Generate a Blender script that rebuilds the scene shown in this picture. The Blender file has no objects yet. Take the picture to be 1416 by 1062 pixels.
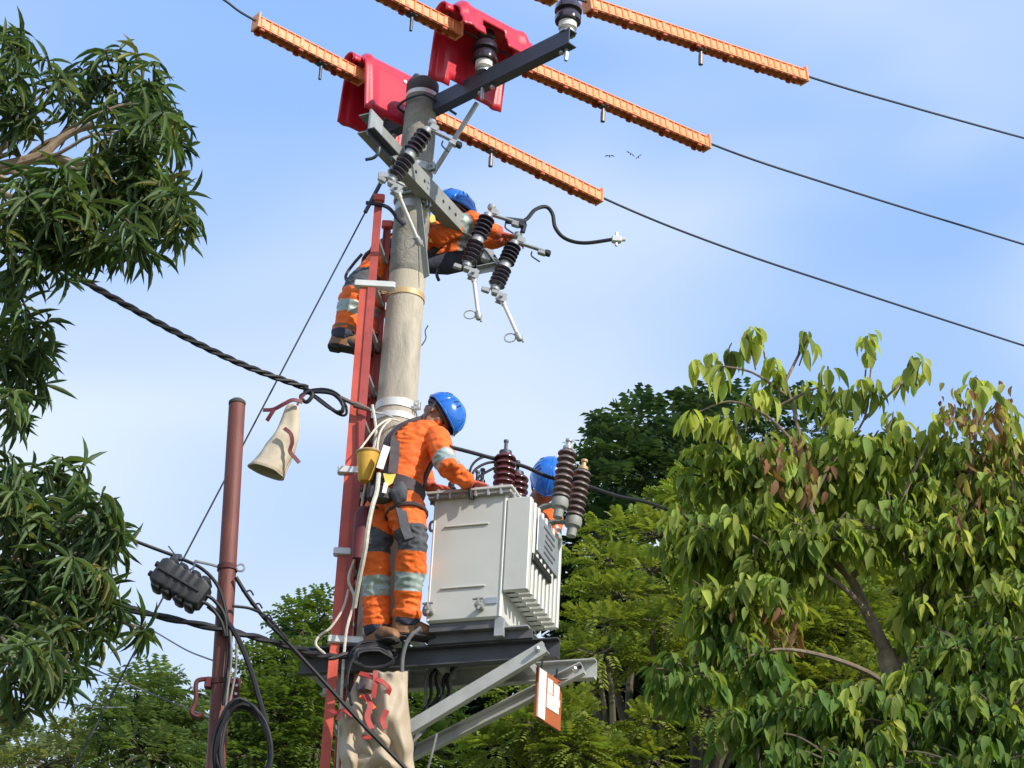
import bpy, math, random
import numpy as np
from mathutils import Vector, Matrix, noise
R_ = math.radians
random.seed(11); rng = np.random.default_rng(11)
V = Vector
scene = bpy.context.scene
COL = scene.collection

# ---------------------------------------------------------------- camera
FPX, CX, CY = 3200.0, 708.0, 531.0
PITCH, ROLL = R_(27.6), R_(3.2)
CAM = V((0, 0, 1.6))
fw = V((0, math.cos(PITCH), math.sin(PITCH)))
u0 = V((0, -math.sin(PITCH), math.cos(PITCH)))
r0 = V((1, 0, 0))
RI = r0*math.cos(ROLL) + u0*math.sin(ROLL)
UP = u0*math.cos(ROLL) - r0*math.sin(ROLL)
cd = bpy.data.cameras.new('camera'); cam = bpy.data.objects.new('camera', cd); COL.objects.link(cam)
cd.sensor_width = 36.0; cd.lens = 36.0*FPX/1416.0; cd.clip_start = 0.05; cd.clip_end = 2000
m = Matrix((RI, UP, -fw)).transposed().to_4x4(); m.translation = CAM
cam.matrix_world = m
scene.camera = cam
def ray(x, y): return fw*FPX + RI*(x-CX) + UP*(CY-y)
def P(x, y, Y):
    d = ray(x, y); return CAM + d*(Y/d.y)
def PZ(x, y, z):
    d = ray(x, y); return CAM + d*((z-CAM.z)/d.z)
def PPL(x, y, o, n):                       # pixel ray meets the plane through o with normal n
    d = ray(x, y); return CAM + d*((o-CAM).dot(n)/d.dot(n))
def pix(w):
    d = w-CAM; k = FPX/d.dot(fw); return CX+k*d.dot(RI), CY-k*d.dot(UP)

# ---------------------------------------------------------------- sky and sun
SUN = V((0.66, -0.58, 0.62)).normalized()
w = bpy.data.worlds.new('World'); scene.world = w; w.use_nodes = True
nt = w.node_tree; nt.nodes.clear()
def N(t, **k):
    n = nt.nodes.new(t)
    for a, b in k.items(): setattr(n, a, b)
    return n
out = N('ShaderNodeOutputWorld')
sky = N('ShaderNodeTexSky', sky_type='NISHITA', sun_disc=False)
sky.sun_elevation = math.asin(SUN.z); sky.sun_rotation = math.atan2(SUN.x, SUN.y)
sky.air_density = 1.0; sky.dust_density = 0.6; sky.ozone_density = 1.5
b1 = N('ShaderNodeBackground'); b1.inputs[1].default_value = 0.15
nt.links.new(sky.outputs[0], b1.inputs[0])
b2 = N('ShaderNodeBackground'); b2.inputs[0].default_value = (0.80, 0.90, 1.0, 1); b2.inputs[1].default_value = 1.0
tc = N('ShaderNodeTexCoord'); sep = N('ShaderNodeSeparateXYZ')
nt.links.new(tc.outputs['Generated'], sep.inputs[0])
mx = N('ShaderNodeMath', operation='MAXIMUM'); nt.links.new(sep.outputs[2], mx.inputs[0]); mx.inputs[1].default_value = 0.02
ad = N('ShaderNodeMath', operation='ADD'); nt.links.new(mx.outputs[0], ad.inputs[0]); ad.inputs[1].default_value = 0.12
dx = N('ShaderNodeMath', operation='DIVIDE'); nt.links.new(sep.outputs[0], dx.inputs[0]); nt.links.new(ad.outputs[0], dx.inputs[1])
dy = N('ShaderNodeMath', operation='DIVIDE'); nt.links.new(sep.outputs[1], dy.inputs[0]); nt.links.new(ad.outputs[0], dy.inputs[1])
cmb = N('ShaderNodeCombineXYZ'); nt.links.new(dx.outputs[0], cmb.inputs[0]); nt.links.new(dy.outputs[0], cmb.inputs[1])
mp = N('ShaderNodeMapping'); nt.links.new(cmb.outputs[0], mp.inputs[0])
mp.inputs['Location'].default_value = (4.4, 8.2, 0); mp.inputs['Rotation'].default_value = (0, 0, R_(-24)); mp.inputs['Scale'].default_value = (1.0, 1.7, 1)
nz = N('ShaderNodeTexNoise'); nz.inputs['Scale'].default_value = 1.0; nz.inputs['Detail'].default_value = 3; nz.inputs['Roughness'].default_value = 0.4; nz.inputs['Distortion'].default_value = 0.6
nt.links.new(mp.outputs[0], nz.inputs[0])
mr = N('ShaderNodeMapRange', interpolation_type='SMOOTHSTEP'); nt.links.new(nz.outputs[0], mr.inputs[0])
mr.inputs[1].default_value = 0.34; mr.inputs[2].default_value = 0.70; mr.inputs[3].default_value = 0.0; mr.inputs[4].default_value = 0.85
hz = N('ShaderNodeMapRange', interpolation_type='SMOOTHSTEP'); nt.links.new(sep.outputs[2], hz.inputs[0])
hz.inputs[1].default_value = 0.10; hz.inputs[2].default_value = 0.62; hz.inputs[3].default_value = 0.98; hz.inputs[4].default_value = 0.0
mxx = N('ShaderNodeMath', operation='ADD', use_clamp=True); nt.links.new(mr.outputs[0], mxx.inputs[0]); nt.links.new(hz.outputs[0], mxx.inputs[1])
cmix = N('ShaderNodeMix', data_type='RGBA'); nt.links.new(mxx.outputs[0], cmix.inputs[0])
cmix.inputs[6].default_value = (0.24, 0.47, 1.0, 1); cmix.inputs[7].default_value = (0.76, 0.85, 0.97, 1)
nt.links.new(cmix.outputs[2], b2.inputs[0])
mix = N('ShaderNodeMixShader'); mix.inputs[0].default_value = 0.78
nt.links.new(b1.outputs[0], mix.inputs[1]); nt.links.new(b2.outputs[0], mix.inputs[2])
nt.links.new(mix.outputs[0], out.inputs[0])
sl = bpy.data.lights.new('sun', 'SUN'); sl.energy = 4.0; sl.angle = R_(0.6); sl.color = (1.0, 0.93, 0.82)
so = bpy.data.objects.new('sun', sl); COL.objects.link(so)
so.rotation_euler = (-SUN).to_track_quat('-Z', 'Y').to_euler(); so.location = (8, -8, 20)
scene.view_settings.view_transform = 'Standard'; scene.view_settings.look = 'None'
scene.view_settings.gamma = 1; scene.view_settings.exposure = 0.3; scene.view_settings.use_curve_mapping = False

# ---------------------------------------------------------------- materials
def srgb(r, g, b):
    f = lambda c: (c/255/12.92 if c/255 <= .04045 else ((c/255+.055)/1.055)**2.4)
    return (f(r), f(g), f(b))
MATS = {}
def mat(name, col, rough=.6, metal=0.0, var=.18, vs=6.0, bump=0.0, bs=60.0, col2=None, thr=(.4, .62), s2=5.0, stretch=None, coat=0):
    mt = bpy.data.materials.new(name); mt.use_nodes = True; n = mt.node_tree; L = n.links
    bs_ = n.nodes['Principled BSDF']; bs_.inputs['Roughness'].default_value = rough; bs_.inputs['Metallic'].default_value = metal
    if coat: bs_.inputs['Coat Weight'].default_value = coat
    t = n.nodes.new('ShaderNodeTexCoord'); src = t.outputs['Object']
    if stretch:
        q = n.nodes.new('ShaderNodeMapping'); q.inputs['Scale'].default_value = stretch; L.new(src, q.inputs[0]); src = q.outputs[0]
    z = n.nodes.new('ShaderNodeTexNoise'); z.inputs['Scale'].default_value = vs; z.inputs['Detail'].default_value = 6; L.new(src, z.inputs[0])
    r = n.nodes.new('ShaderNodeMapRange'); L.new(z.outputs[0], r.inputs[0])
    r.inputs[1].default_value = .3; r.inputs[2].default_value = .7; r.inputs[3].default_value = 1-var; r.inputs[4].default_value = 1+var
    vm = n.nodes.new('ShaderNodeVectorMath'); vm.operation = 'SCALE'; L.new(r.outputs[0], vm.inputs['Scale'])
    if col2:
        z2 = n.nodes.new('ShaderNodeTexNoise'); z2.inputs['Scale'].default_value = s2; z2.inputs['Detail'].default_value = 8; z2.inputs['Roughness'].default_value = .65
        L.new(src, z2.inputs[0])
        r2 = n.nodes.new('ShaderNodeMapRange'); L.new(z2.outputs[0], r2.inputs[0]); r2.inputs[1].default_value = thr[0]; r2.inputs[2].default_value = thr[1]
        mc = n.nodes.new('ShaderNodeMix'); mc.data_type = 'RGBA'; L.new(r2.outputs[0], mc.inputs[0])
        mc.inputs[6].default_value = (*col, 1); mc.inputs[7].default_value = (*col2, 1); L.new(mc.outputs[2], vm.inputs[0])
    else:
        vm.inputs[0].default_value = col
    L.new(vm.outputs[0], bs_.inputs['Base Color'])
    if bump:
        z3 = n.nodes.new('ShaderNodeTexNoise'); z3.inputs['Scale'].default_value = bs; z3.inputs['Detail'].default_value = 5; L.new(src, z3.inputs[0])
        bp = n.nodes.new('ShaderNodeBump'); bp.inputs['Strength'].default_value = bump; bp.inputs['Distance'].default_value = .02
        L.new(z3.outputs[0], bp.inputs['Height']); L.new(bp.outputs[0], bs_.inputs['Normal'])
    MATS[name] = mt; return mt
mat('concrete', (.48, .425, .335), .85, 0, .10, 3, .25, 45, col2=(.20, .185, .16), thr=(.50, .72), s2=2.2, stretch=(3, 3, .7))
mat('concrete_old', (.23, .22, .19), .9, 0, .2, 9, .4, 50, col2=(.36, .33, .27), thr=(.5, .75), s2=6)
mat('cap_dark', (.07, .065, .06), .8, 0, .3, 10)
mat('galv', (.44, .45, .45), .45, .35, .12, 14, .05, 80, col2=(.33, .34, .34), thr=(.5, .7), s2=9)
mat('galv_dark', (.062, .075, .10), .5, .2, .15, 12)
mat('steel_bolt', (.5, .5, .5), .35, .8, .1)
mat('zinc_white', (.70, .70, .67), .4, .2, .06, 20)
mat('brass_band', (.55, .38, .18), .5, .2, .15, 15)
mat('porcelain', (.045, .035, .05), .16, 0, .15, 20, coat=.4)
mat('porcelain_brown', (.10, .028, .026), .18, 0, .2, 16, coat=.4)
mat('arrester_grey', (.145, .105, .098), .42, 0, .15, 16)
mat('porcelain_white', (.74, .72, .68), .3, 0, .06)
mat('cover_red', (.60, .018, .040), .34, 0, .10, 5, .03, 40, coat=.2)
mat('cover_orange', (.92, .355, .155), .42, 0, .08, 6, .04, 50)
mat('cover_orange_dark', (.45, .06, .02), .5, 0, .1, 8)
mat('wire', (.022, .026, .032), .6, 0, .15, 30)
mat('cable', (.007, .007, .010), .62, 0, .25, 20)
mat('cable_grey', (.16, .16, .155), .6, 0, .2, 20)
mat('ladder', (.64, .105, .060), .45, 0, .15, 7, .08, 60, col2=(.50, .07, .045), thr=(.5, .7), s2=4)
mat('ladder_fly', (.42, .070, .058), .5, 0, .18, 7, .08, 60)
mat('tank_grey', (.585, .585, .54), .38, 0, .04, 4, .03, 8, col2=(.50, .50, .45), thr=(.55, .8), s2=3)
mat('lid_grey', (.30, .29, .27), .45, 0, .12, 8, col2=(.18, .13, .10), thr=(.6, .8), s2=12)
mat('plate_metal', (.50, .54, .60), .3, .5, .12, 25)
mat('black_plate', (.015, .015, .015), .5)
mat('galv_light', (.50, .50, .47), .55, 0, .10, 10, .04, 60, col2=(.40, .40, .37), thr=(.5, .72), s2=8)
mat('beam_painted_shade', (.075, .078, .088), .6, 0, .2, 9)  # near beam only: shade under the tank painted into the steel colour
mat('strap_grey', (.27, .275, .25), .6, 0, .12, 12)
mat('steel_base', (.12, .12, .13), .6, .1, .2, 9)
mat('rust_pole', (.155, .048, .036), .62, .1, .20, 9, .12, 60, col2=(.215, .088, .068), thr=(.5, .75), s2=7, stretch=(2, 2, .5))
mat('rust', (.105, .026, .026), .75, .1, .3, 14, .2, 50)
mat('closure', (.026, .028, .033), .6, 0, .15, 15, .05, 60)
mat('canvas', (.56, .48, .36), .8, 0, .10, 9, .15, 120, col2=(.47, .39, .28), thr=(.5, .7), s2=6)
mat('blanket', (.46, .37, .26), .62, 0, .12, 7, .1, 90, col2=(.36, .28, .19), thr=(.5, .72), s2=6)
mat('strap_red', (.40, .035, .025), .55, 0, .2, 14)
mat('strap_maroon', (.13, .02, .025), .6, 0, .2, 14)
mat('rope', (.66, .60, .50), .8, 0, .15, 40, .2, 150)
mat('orange_cloth', (.88, .155, .014), .72, 0, .10, 10, .35, 26, col2=(.80, .115, .012), thr=(.45, .7), s2=7)
mat('reflective', (.33, .40, .37), .42, .1, .12, 16, .1, 40)
mat('dark_cloth', (.075, .08, .09), .8, 0, .25, 12, .3, 40)
mat('navy_cloth', (.035, .04, .065), .8, 0, .25, 12, .3, 40)
mat('skin', (.30, .145, .085), .5, 0, .10, 20, .08, 90)
mat('hair', (.10, .09, .085), .7, 0, .3, 40, .4, 120)
mat('glove', (.52, .10, .05), .7, 0, .12, 15, .2, 70)
mat('leather', (.24, .115, .05), .6, 0, .22, 18, .25, 60)
mat('sole', (.035, .032, .032), .75, 0, .2, 20)
mat('helmet_blue', (.012, .15, .60), .22, 0, .06, 6, coat=.5)
mat('helmet_dark', (.008, .02, .07), .5)
mat('webbing', (.06, .045, .05), .7, 0, .25, 20)
mat('bag_yellow', (.72, .40, .045), .62, 0, .1, 10, .15, 60)
mat('label_yellow', (.85, .66, .12), .5)
mat('white_cloth', (.78, .78, .75), .6)
mat('eye', (.02, .015, .012), .2)
mat('sign_brown', (.40, .105, .035), .45, 0, .1, 10)
mat('sign_white', (.78, .72, .66), .45, 0, .06, 12)
mat('bark', (.19, .14, .10), .9, 0, .25, 10, .5, 30, col2=(.30, .24, .17), thr=(.5, .7), s2=12)
mat('bark_pale', (.34, .25, .17), .85, 0, .2, 10, .3, 30)
mat('bark_dark', (.06, .045, .032), .9, 0, .25, 10, .4, 30)
mat('twig', (.085, .07, .04), .8, 0, .25, 10)
mat('bird', (.03, .035, .05), .8)
mat('grass_ground', (.07, .09, .03), .95, 0, .3, .8, .4, 6, col2=(.16, .12, .08), thr=(.5, .65), s2=.25)
def leafmat(name, trans=.35, rough=.45, spec=.4):
    mt = bpy.data.materials.new(name); mt.use_nodes = True; n = mt.node_tree; L = n.links
    b = n.nodes['Principled BSDF']; b.inputs['Roughness'].default_value = rough; b.inputs['Specular IOR Level'].default_value = spec
    a = n.nodes.new('ShaderNodeAttribute'); a.attribute_name = 'tint'
    L.new(a.outputs['Color'], b.inputs['Base Color'])
    tr = n.nodes.new('ShaderNodeBsdfTranslucent')
    hs = n.nodes.new('ShaderNodeMix'); hs.data_type = 'RGBA'; hs.blend_type = 'MULTIPLY'; hs.inputs[0].default_value = 1
    L.new(a.outputs['Color'], hs.inputs[6]); hs.inputs[7].default_value = (1.5, 1.5, .6, 1); L.new(hs.outputs[2], tr.inputs[0])
    mx = n.nodes.new('ShaderNodeMixShader'); mx.inputs[0].default_value = trans
    L.new(b.outputs[0], mx.inputs[1]); L.new(tr.outputs[0], mx.inputs[2]); L.new(mx.outputs[0], n.nodes['Material Output'].inputs[0])
    MATS[name] = mt
leafmat('leaf_mango', .30, .5, .28); leafmat('leaf_broad', .45, .62, .15); leafmat('leaf_fine', .35, .6, .25)

# ---------------------------------------------------------------- mesh helpers
OFF = {}                                   # world offset of each object's local space
class MB:
    def __init__(s): s.v = []; s.f = []; s.m = []
    def add(s, vs, fs, mi=0):
        o = len(s.v); s.v += [V(q) for q in vs]; s.f += [tuple(o+i for i in q) for q in fs]; s.m += [mi]*len(fs); return s
    def box(s, c, size, M=None, mi=0, bev=0.0):
        c = V(c); hx, hy, hz = size[0]/2, size[1]/2, size[2]/2
        M = M or Matrix.Identity(3)
        if not bev:
            vs = [c + M @ V((x*hx, y*hy, z*hz)) for z in (-1, 1) for y in (-1, 1) for x in (-1, 1)]
            return s.add(vs, [(0, 2, 3, 1), (4, 5, 7, 6), (0, 1, 5, 4), (2, 6, 7, 3), (0, 4, 6, 2), (1, 3, 7, 5)], mi)
        b = min(bev, hx*.9, hy*.9, hz*.9)
        prof = [(hx-b, -hy), (hx, -hy+b), (hx, hy-b), (hx-b, hy), (-hx+b, hy), (-hx, hy-b), (-hx, -hy+b), (-hx+b, -hy)]
        rings = []
        for z, k in ((-hz, b), (-hz+b, 0), (hz-b, 0), (hz, b)):
            rings.append([c + M @ V((x - math.copysign(min(k, abs(x)), x)*(1 if k else 0), y - math.copysign(min(k, abs(y)), y)*(1 if k else 0), z)) for x, y in prof])
        vs = sum(rings, []); fs = []
        for i in range(3):
            for j in range(8): fs.append((i*8+j, i*8+(j+1) % 8, i*8+8+(j+1) % 8, i*8+8+j))
        fs.append(tuple(range(7, -1, -1))); fs.append(tuple(24+j for j in range(8)))
        return s.add(vs, fs, mi)
    def sweep(s, pts, prof, up=V((0, 0, 1)), mi=0, caps=True, closed_prof=True):
        """prof: 2-D polygon in (side, up) axes swept along the polyline pts"""
        pts = [V(q) for q in pts]; n = len(prof); vs = []; fs = []
        for i, q in enumerate(pts):
            t = (pts[min(i+1, len(pts)-1)] - pts[max(i-1, 0)]).normalized()
            sd = t.cross(up).normalized(); uu = sd.cross(t).normalized()
            vs += [q + sd*a + uu*b for a, b in prof]
        for i in range(len(pts)-1):
            for j in range(n if closed_prof else n-1):
                k = (j+1) % n; fs.append((i*n+j, i*n+k, (i+1)*n+k, (i+1)*n+j))
        if caps and closed_prof:
            fs.append(tuple(range(n-1, -1, -1))); fs.append(tuple((len(pts)-1)*n+j for j in range(n)))
        return s.add(vs, fs, mi)
    def tube(s, pts, r, seg=8, mi=0, caps=True, closed=False):
        pts = [V(q) for q in pts]; k = len(pts); rr = r if isinstance(r, (list, tuple)) else [r]*k
        t0 = (pts[1]-pts[0]).normalized(); nrm = t0.orthogonal().normalized(); vs = []; fs = []
        for i in range(k):
            if closed: t = (pts[(i+1) % k]-pts[i-1]).normalized()
            else: t = (pts[min(i+1, k-1)]-pts[max(i-1, 0)])
            t = t.normalized() if t.length > 1e-9 else t0
            nrm = (nrm - t*nrm.dot(t)); nrm = nrm.normalized() if nrm.length > 1e-6 else t.orthogonal().normalized()
            bn = t.cross(nrm)
            for j in range(seg):
                a = 2*math.pi*j/seg; vs.append(pts[i] + (nrm*math.cos(a)+bn*math.sin(a))*rr[i])
        for i in range(k if closed else k-1):
            i2 = (i+1) % k
            for j in range(seg):
                j2 = (j+1) % seg; fs.append((i*seg+j, i*seg+j2, i2*seg+j2, i2*seg+j))
        if caps and not closed:
            fs.append(tuple(range(seg-1, -1, -1))); fs.append(tuple((k-1)*seg+j for j in range(seg)))
        return s.add(vs, fs, mi)
    def lathe(s, prof, o, axis, seg=20, mi=0, sx=1.0):
        """prof: list of (radius, height) along axis from o"""
        o = V(o); ax = V(axis).normalized(); e1 = ax.orthogonal().normalized(); e2 = ax.cross(e1); vs = []; fs = []
        for r, h in prof:
            for j in range(seg):
                a = 2*math.pi*j/seg; vs.append(o + ax*h + (e1*math.cos(a)*sx+e2*math.sin(a))*r)
        for i in range(len(prof)-1):
            for j in range(seg):
                k = (j+1) % seg; fs.append((i*seg+j, i*seg+k, (i+1)*seg+k, (i+1)*seg+j))
        fs.append(tuple(range(seg-1, -1, -1))); fs.append(tuple((len(prof)-1)*seg+j for j in range(seg)))
        return s.add(vs, fs, mi)
    def ell(s, c, rad, M=None, seg=14, rings=9, mi=0):
        c = V(c); M = M or Matrix.Identity(3); vs = []; fs = []
        for i in range(1, rings):
            th = math.pi*i/rings
            for j in range(seg):
                a = 2*math.pi*j/seg
                vs.append(c + M @ V((rad[0]*math.sin(th)*math.cos(a), rad[1]*math.sin(th)*math.sin(a), rad[2]*math.cos(th))))
        nb = len(vs); vs += [c + M @ V((0, 0, rad[2])), c + M @ V((0, 0, -rad[2]))]
        for i in range(rings-2):
            for j in range(seg):
                k = (j+1) % seg; fs.append((i*seg+j, (i+1)*seg+j, (i+1)*seg+k, i*seg+k))
        for j in range(seg):
            k = (j+1) % seg; fs.append((nb, j, k)); fs.append((nb+1, (rings-2)*seg+k, (rings-2)*seg+j))
        return s.add(vs, fs, mi)
    def grid(s, fn, nu, nv, mi=0, skip=None):
        vs = [fn(i/nu, j/nv) for i in range(nu+1) for j in range(nv+1)]; fs = []
        for i in range(nu):
            for j in range(nv):
                if skip and skip((i+.5)/nu, (j+.5)/nv): continue
                a = i*(nv+1)+j; fs.append((a, a+1, a+nv+2, a+nv+1))
        return s.add(vs, fs, mi)
    def build(s, name, mats, parent=None, loc=None, smooth=True, ang=40, solid=0):
        mats = mats if isinstance(mats, (list, tuple)) else [mats]
        off = OFF[parent.name] if parent else V(loc if loc is not None else (0, 0, 0))
        me = bpy.data.meshes.new(name)
        me.from_pydata([tuple(q-off) for q in s.v], [], s.f)
        for q in mats: me.materials.append(MATS[q])
        if len(mats) > 1: me.polygons.foreach_set('material_index', s.m)
        if smooth:
            me.polygons.foreach_set('use_smooth', [True]*len(me.polygons)); me.set_sharp_from_angle(angle=R_(ang))
        me.update()
        o = bpy.data.objects.new(name, me); COL.objects.link(o)
        if parent: o.parent = parent
        else: o.location = off
        OFF[o.name] = off.copy()
        if solid:
            md = o.modifiers.new('thickness', 'SOLIDIFY'); md.thickness = solid; md.offset = 0
        return o
def tag(o, label, cat, group=None):
    o['label'] = label; o['category'] = cat
    if group: o['group'] = group
    return o
def thing(name, label, cat, loc, group=None):
    o = bpy.data.objects.new(name, None); COL.objects.link(o); o.location = loc; o.empty_display_size = .1
    OFF[o.name] = V(loc); return tag(o, label, cat, group)
def basis(x, y, z): return Matrix((x, y, z)).transposed()
def frame(a, up=V((0, 0, 1))):             # horizontal frame: x at angle a, y to the left of it
    ex = V((math.cos(a), math.sin(a), 0)); ey = V((-math.sin(a), math.cos(a), 0)); return ex, ey, V((0, 0, 1))
def spline(pts, n=8):
    pts = [V(q) for q in pts]; o = []
    for i in range(len(pts)-1):
        p0 = pts[i-1] if i else pts[0]*2-pts[1]; p1, p2 = pts[i], pts[i+1]; p3 = pts[i+2] if i+2 < len(pts) else p2*2-p1
        for k in range(n):
            t = k/n; o.append(.5*((2*p1)+(p2-p0)*t+(2*p0-5*p1+4*p2-p3)*t*t+(3*p1-p0-3*p2+p3)*t**3))
    return o+[pts[-1]]
def pp(*q): return [P(*a) for a in q]
def channel(w, h, t):                      # C section, open towards -side
    return [(w/2, -h/2), (w/2, h/2), (-w/2, h/2), (-w/2, h/2-t), (w/2-t, h/2-t), (w/2-t, -h/2+t), (-w/2, -h/2+t), (-w/2, -h/2)]
def angle_prof(w, h, t): return [(0, 0), (w, 0), (w, -t), (t, -t), (t, -h), (0, -h)]
def sheds(n, h, r1, r2, z0=0.0):
    """profile of an insulator with n sheds over height h"""
    o = [(r1, z0)]
    for i in range(n):
        a = z0 + h*i/n; d = h/n
        o += [(r1, a+d*.12), (r2, a+d*.22), (r2, a+d*.36), (r2*.72+r1*.28, a+d*.62), (r1, a+d*.92)]
    return o+[(r1, z0+h)]
def twist(path, rad, off, n, turns, seg=6, mb=None, mi=0):
    mb = mb or MB(); L = len(path)
    for k in range(n):
        pts = []
        for i, q in enumerate(path):
            t = (path[min(i+1, L-1)]-path[max(i-1, 0)]).normalized(); s = t.cross(V((0, 0, 1))).normalized(); u = s.cross(t)
            a = 2*math.pi*(turns*i/L + k/n); pts.append(q+(s*math.cos(a)+u*math.sin(a))*off)
        mb.tube(pts, rad, seg, mi)
    return mb
# ================================================================ setting
g = MB(); g.grid(lambda a, b: V(((a-.5)*600, (b-.5)*600+80, .06*noise.noise(V((a*200, b*200, 0))))), 60, 60)
ground = g.build('ground', 'grass_ground'); ground['kind'] = 'structure'

# ================================================================ concrete pole
PX, PY = P(585, 115, 12).x, 12.0
PTOP = P(585, 115, 12).z
def prad(z): return .094 + .0105*(PTOP-z)
def pc(z): return V((PX, PY, z))
pole = thing('utility_pole', 'weathered round concrete utility pole with dark capped top carrying the crossarms', 'utility pole', (PX, PY, 0))
z_old = 8.56
mb = MB(); mb.lathe([(prad(z), z) for z in np.linspace(-.3, z_old, 18)], (PX, PY, 0), (0, 0, 1), 28); mb.build('shaft', 'concrete', pole)
mb = MB()
prof = [(prad(z)*1.0+.003, z) for z in np.linspace(z_old, PTOP-.1, 12)]; mb.lathe([(prad(z_old)-.002, z_old-.012)]+prof, (PX, PY, 0), (0, 0, 1), 28)
for q in range(len(mb.v)):
    d = mb.v[q]-pc(mb.v[q].z); mb.v[q] += d*.05*noise.noise(mb.v[q]*7)
mb.build('upper_shaft', 'concrete_old', pole)
mb = MB(); mb.lathe([(.099, PTOP-.10), (.102, PTOP-.095), (.102, PTOP-.02), (.09, PTOP), (.02, PTOP+.004)], (PX, PY, 0), (0, 0, 1), 28); mb.build('cap', 'cap_dark', pole)
def band(z, h, m='galv', th=.006, name='band_clamp', lug=True, ang=-.6):
    mb = MB(); r = prad(z)+th; mb.lathe([(r-.02, z-h/2), (r, z-h/2), (r, z+h/2), (r-.02, z+h/2)], (PX, PY, 0), (0, 0, 1), 28)
    if lug:
        for a in (ang, ang+math.pi):
            d = V((math.cos(a), math.sin(a), 0)); e = V((-d.y, d.x, 0))
            for k in (-1, 1): mb.box(pc(z)+d*(r+.018)+e*k*.012, (.045, .006, h), basis(d, e, V((0, 0, 1))))
            mb.tube([pc(z)+d*(r+.02)-e*.035, pc(z)+d*(r+.02)+e*.035], .007, 6)
    return mb.build(name, m, pole)
band(PTOP-.115, .03, 'zinc_white', lug=False, name='cap_ring')
band(9.30, .05); band(9.02, .05, ang=2.3); band(7.66, .05, 'zinc_white', ang=2.6); band(7.58, .035, 'zinc_white', lug=False)
band(8.405, .035, 'brass_band', name='chain_band', lug=False); band(6.05, .06); band(5.62, .07)
# chain links of the ladder tie to the left of the band
mb = MB()
for i in range(5):
    c = pc(8.405)+V((-prad(8.4)-.015-.026*i, -.06, .004*i)); pts = []
    for k in range(10):
        a = 2*math.pi*k/10; e = V((0, 0, 1)) if i % 2 else V((0, 1, 0)); pts.append(c+V((1, 0, 0))*math.cos(a)*.018+e*math.sin(a)*.011)
    mb.tube(pts, .004, 5, closed=True)
mb.build('tie_chain', 'brass_band', pole)
# long flat strap on the front of the shaft
a0 = P(573, 226, 11.885); a1 = P(590, 383, 11.885)
mb = MB(); mb.sweep([a0, (a0+a1)/2, a1], [(-.020, -.003), (.020, -.003), (.020, .003), (-.020, .003)], up=V((-.75, -1, 0))); mb.build('earth_strap', 'strap_grey', pole)
# short twig-like wire on the shaft's right
mb = MB(); mb.tube(spline(pp((583, 478, 12), (589, 468, 12), (588, 458, 12), (592, 450, 12)), 4), .004, 5); mb.build('tie_wire', 'wire', pole)

# ================================================================ upper crossarm
ARMZ = 9.78
aL, aR = PZ(533, 181, ARMZ), PZ(792, 52, ARMZ)
adir = (aR-aL).normalized(); aL = aL - adir*.12
arm = thing('crossarm', 'long dark steel crossarm bolted behind the pole top with red hoods over it', 'crossarm', (aL+aR)/2)
aL2, aR2 = aL.copy(), aR.copy()
mb = MB(); mb.sweep([aL2, aR2], channel(.07, .11, .008)); mb.build('beam', 'galv_dark', arm)
b0 = PZ(657, 140, ARMZ-.06); b1 = V((PX+.09, PY+.05, b0.z-.38))
mb = MB(); mb.sweep([b0, b1], angle_prof(.035, .035, .005)); mb.build('brace', 'galv', arm)
for t in (.12, .56, .62, .95):
    q = aL2.lerp(aR2, t); mb = MB(); mb.tube([q+V((0, 0, .07)), q-V((0, 0, .07))], .010, 8); mb.tube([q-V((0, 0, .068)), q-V((0, 0, .078))], .018, 6); mb.build('bolt', 'steel_bolt', arm)
u = pc(ARMZ); mb = MB(); ex, ey, ez = frame(math.atan2(adir.y, adir.x))
ub = [u+ey*.19+ex*.12, u+ex*.12-ey*.06, u+ex*.085-ey*.105, u-ey*.118, u-ex*.085-ey*.105, u-ex*.12-ey*.06, u-ex*.12+ey*.19]
mb.tube(spline(ub, 4), .009, 7); mb.build('u_bolt', 'galv_dark', arm)

LD = R_(38.0); lx, ly, lz = frame(LD)
att = [PZ(540, 178, ARMZ), PZ(668, 111, ARMZ), PZ(784, 57, ARMZ)]
names_i = ['dark pin insulator under the smaller red hood beside the pole', 'dark pin insulator half hidden inside the large red hood', 'uncovered dark pin insulator with white collar on the crossarm tip']
for i, q in enumerate(att):
    t = thing('pin_insulator', names_i[i], 'insulator', q+V((0, 0, .05)), 'pin insulators on the crossarm')
    o = q+V((0, 0, .05))
    mb = MB(); mb.lathe([(.052, 0), (.052, .012), (.03, .02), (.02, .05)], o, lz, 20); mb.lathe([(.012, 0), (.012, -.19)], o, lz, 8); mb.build('pin', 'steel_bolt', t)
    mb = MB(); mb.lathe([(.045, .035), (.055, .04), (.055, .08), (.045, .085)], o, lz, 20); mb.build('collar', 'porcelain_white', t)
    mb = MB(); mb.lathe([(.05, .085), (.078, .09), (.080, .12), (.062, .155), (.06, .16), (.083, .165), (.08, .20), (.055, .235), (.045, .25), (.06, .265), (.055, .30), (.02, .31)], o, lz, 24); mb.build('shed', 'porcelain', t)
ZC = .05+.29
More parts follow.
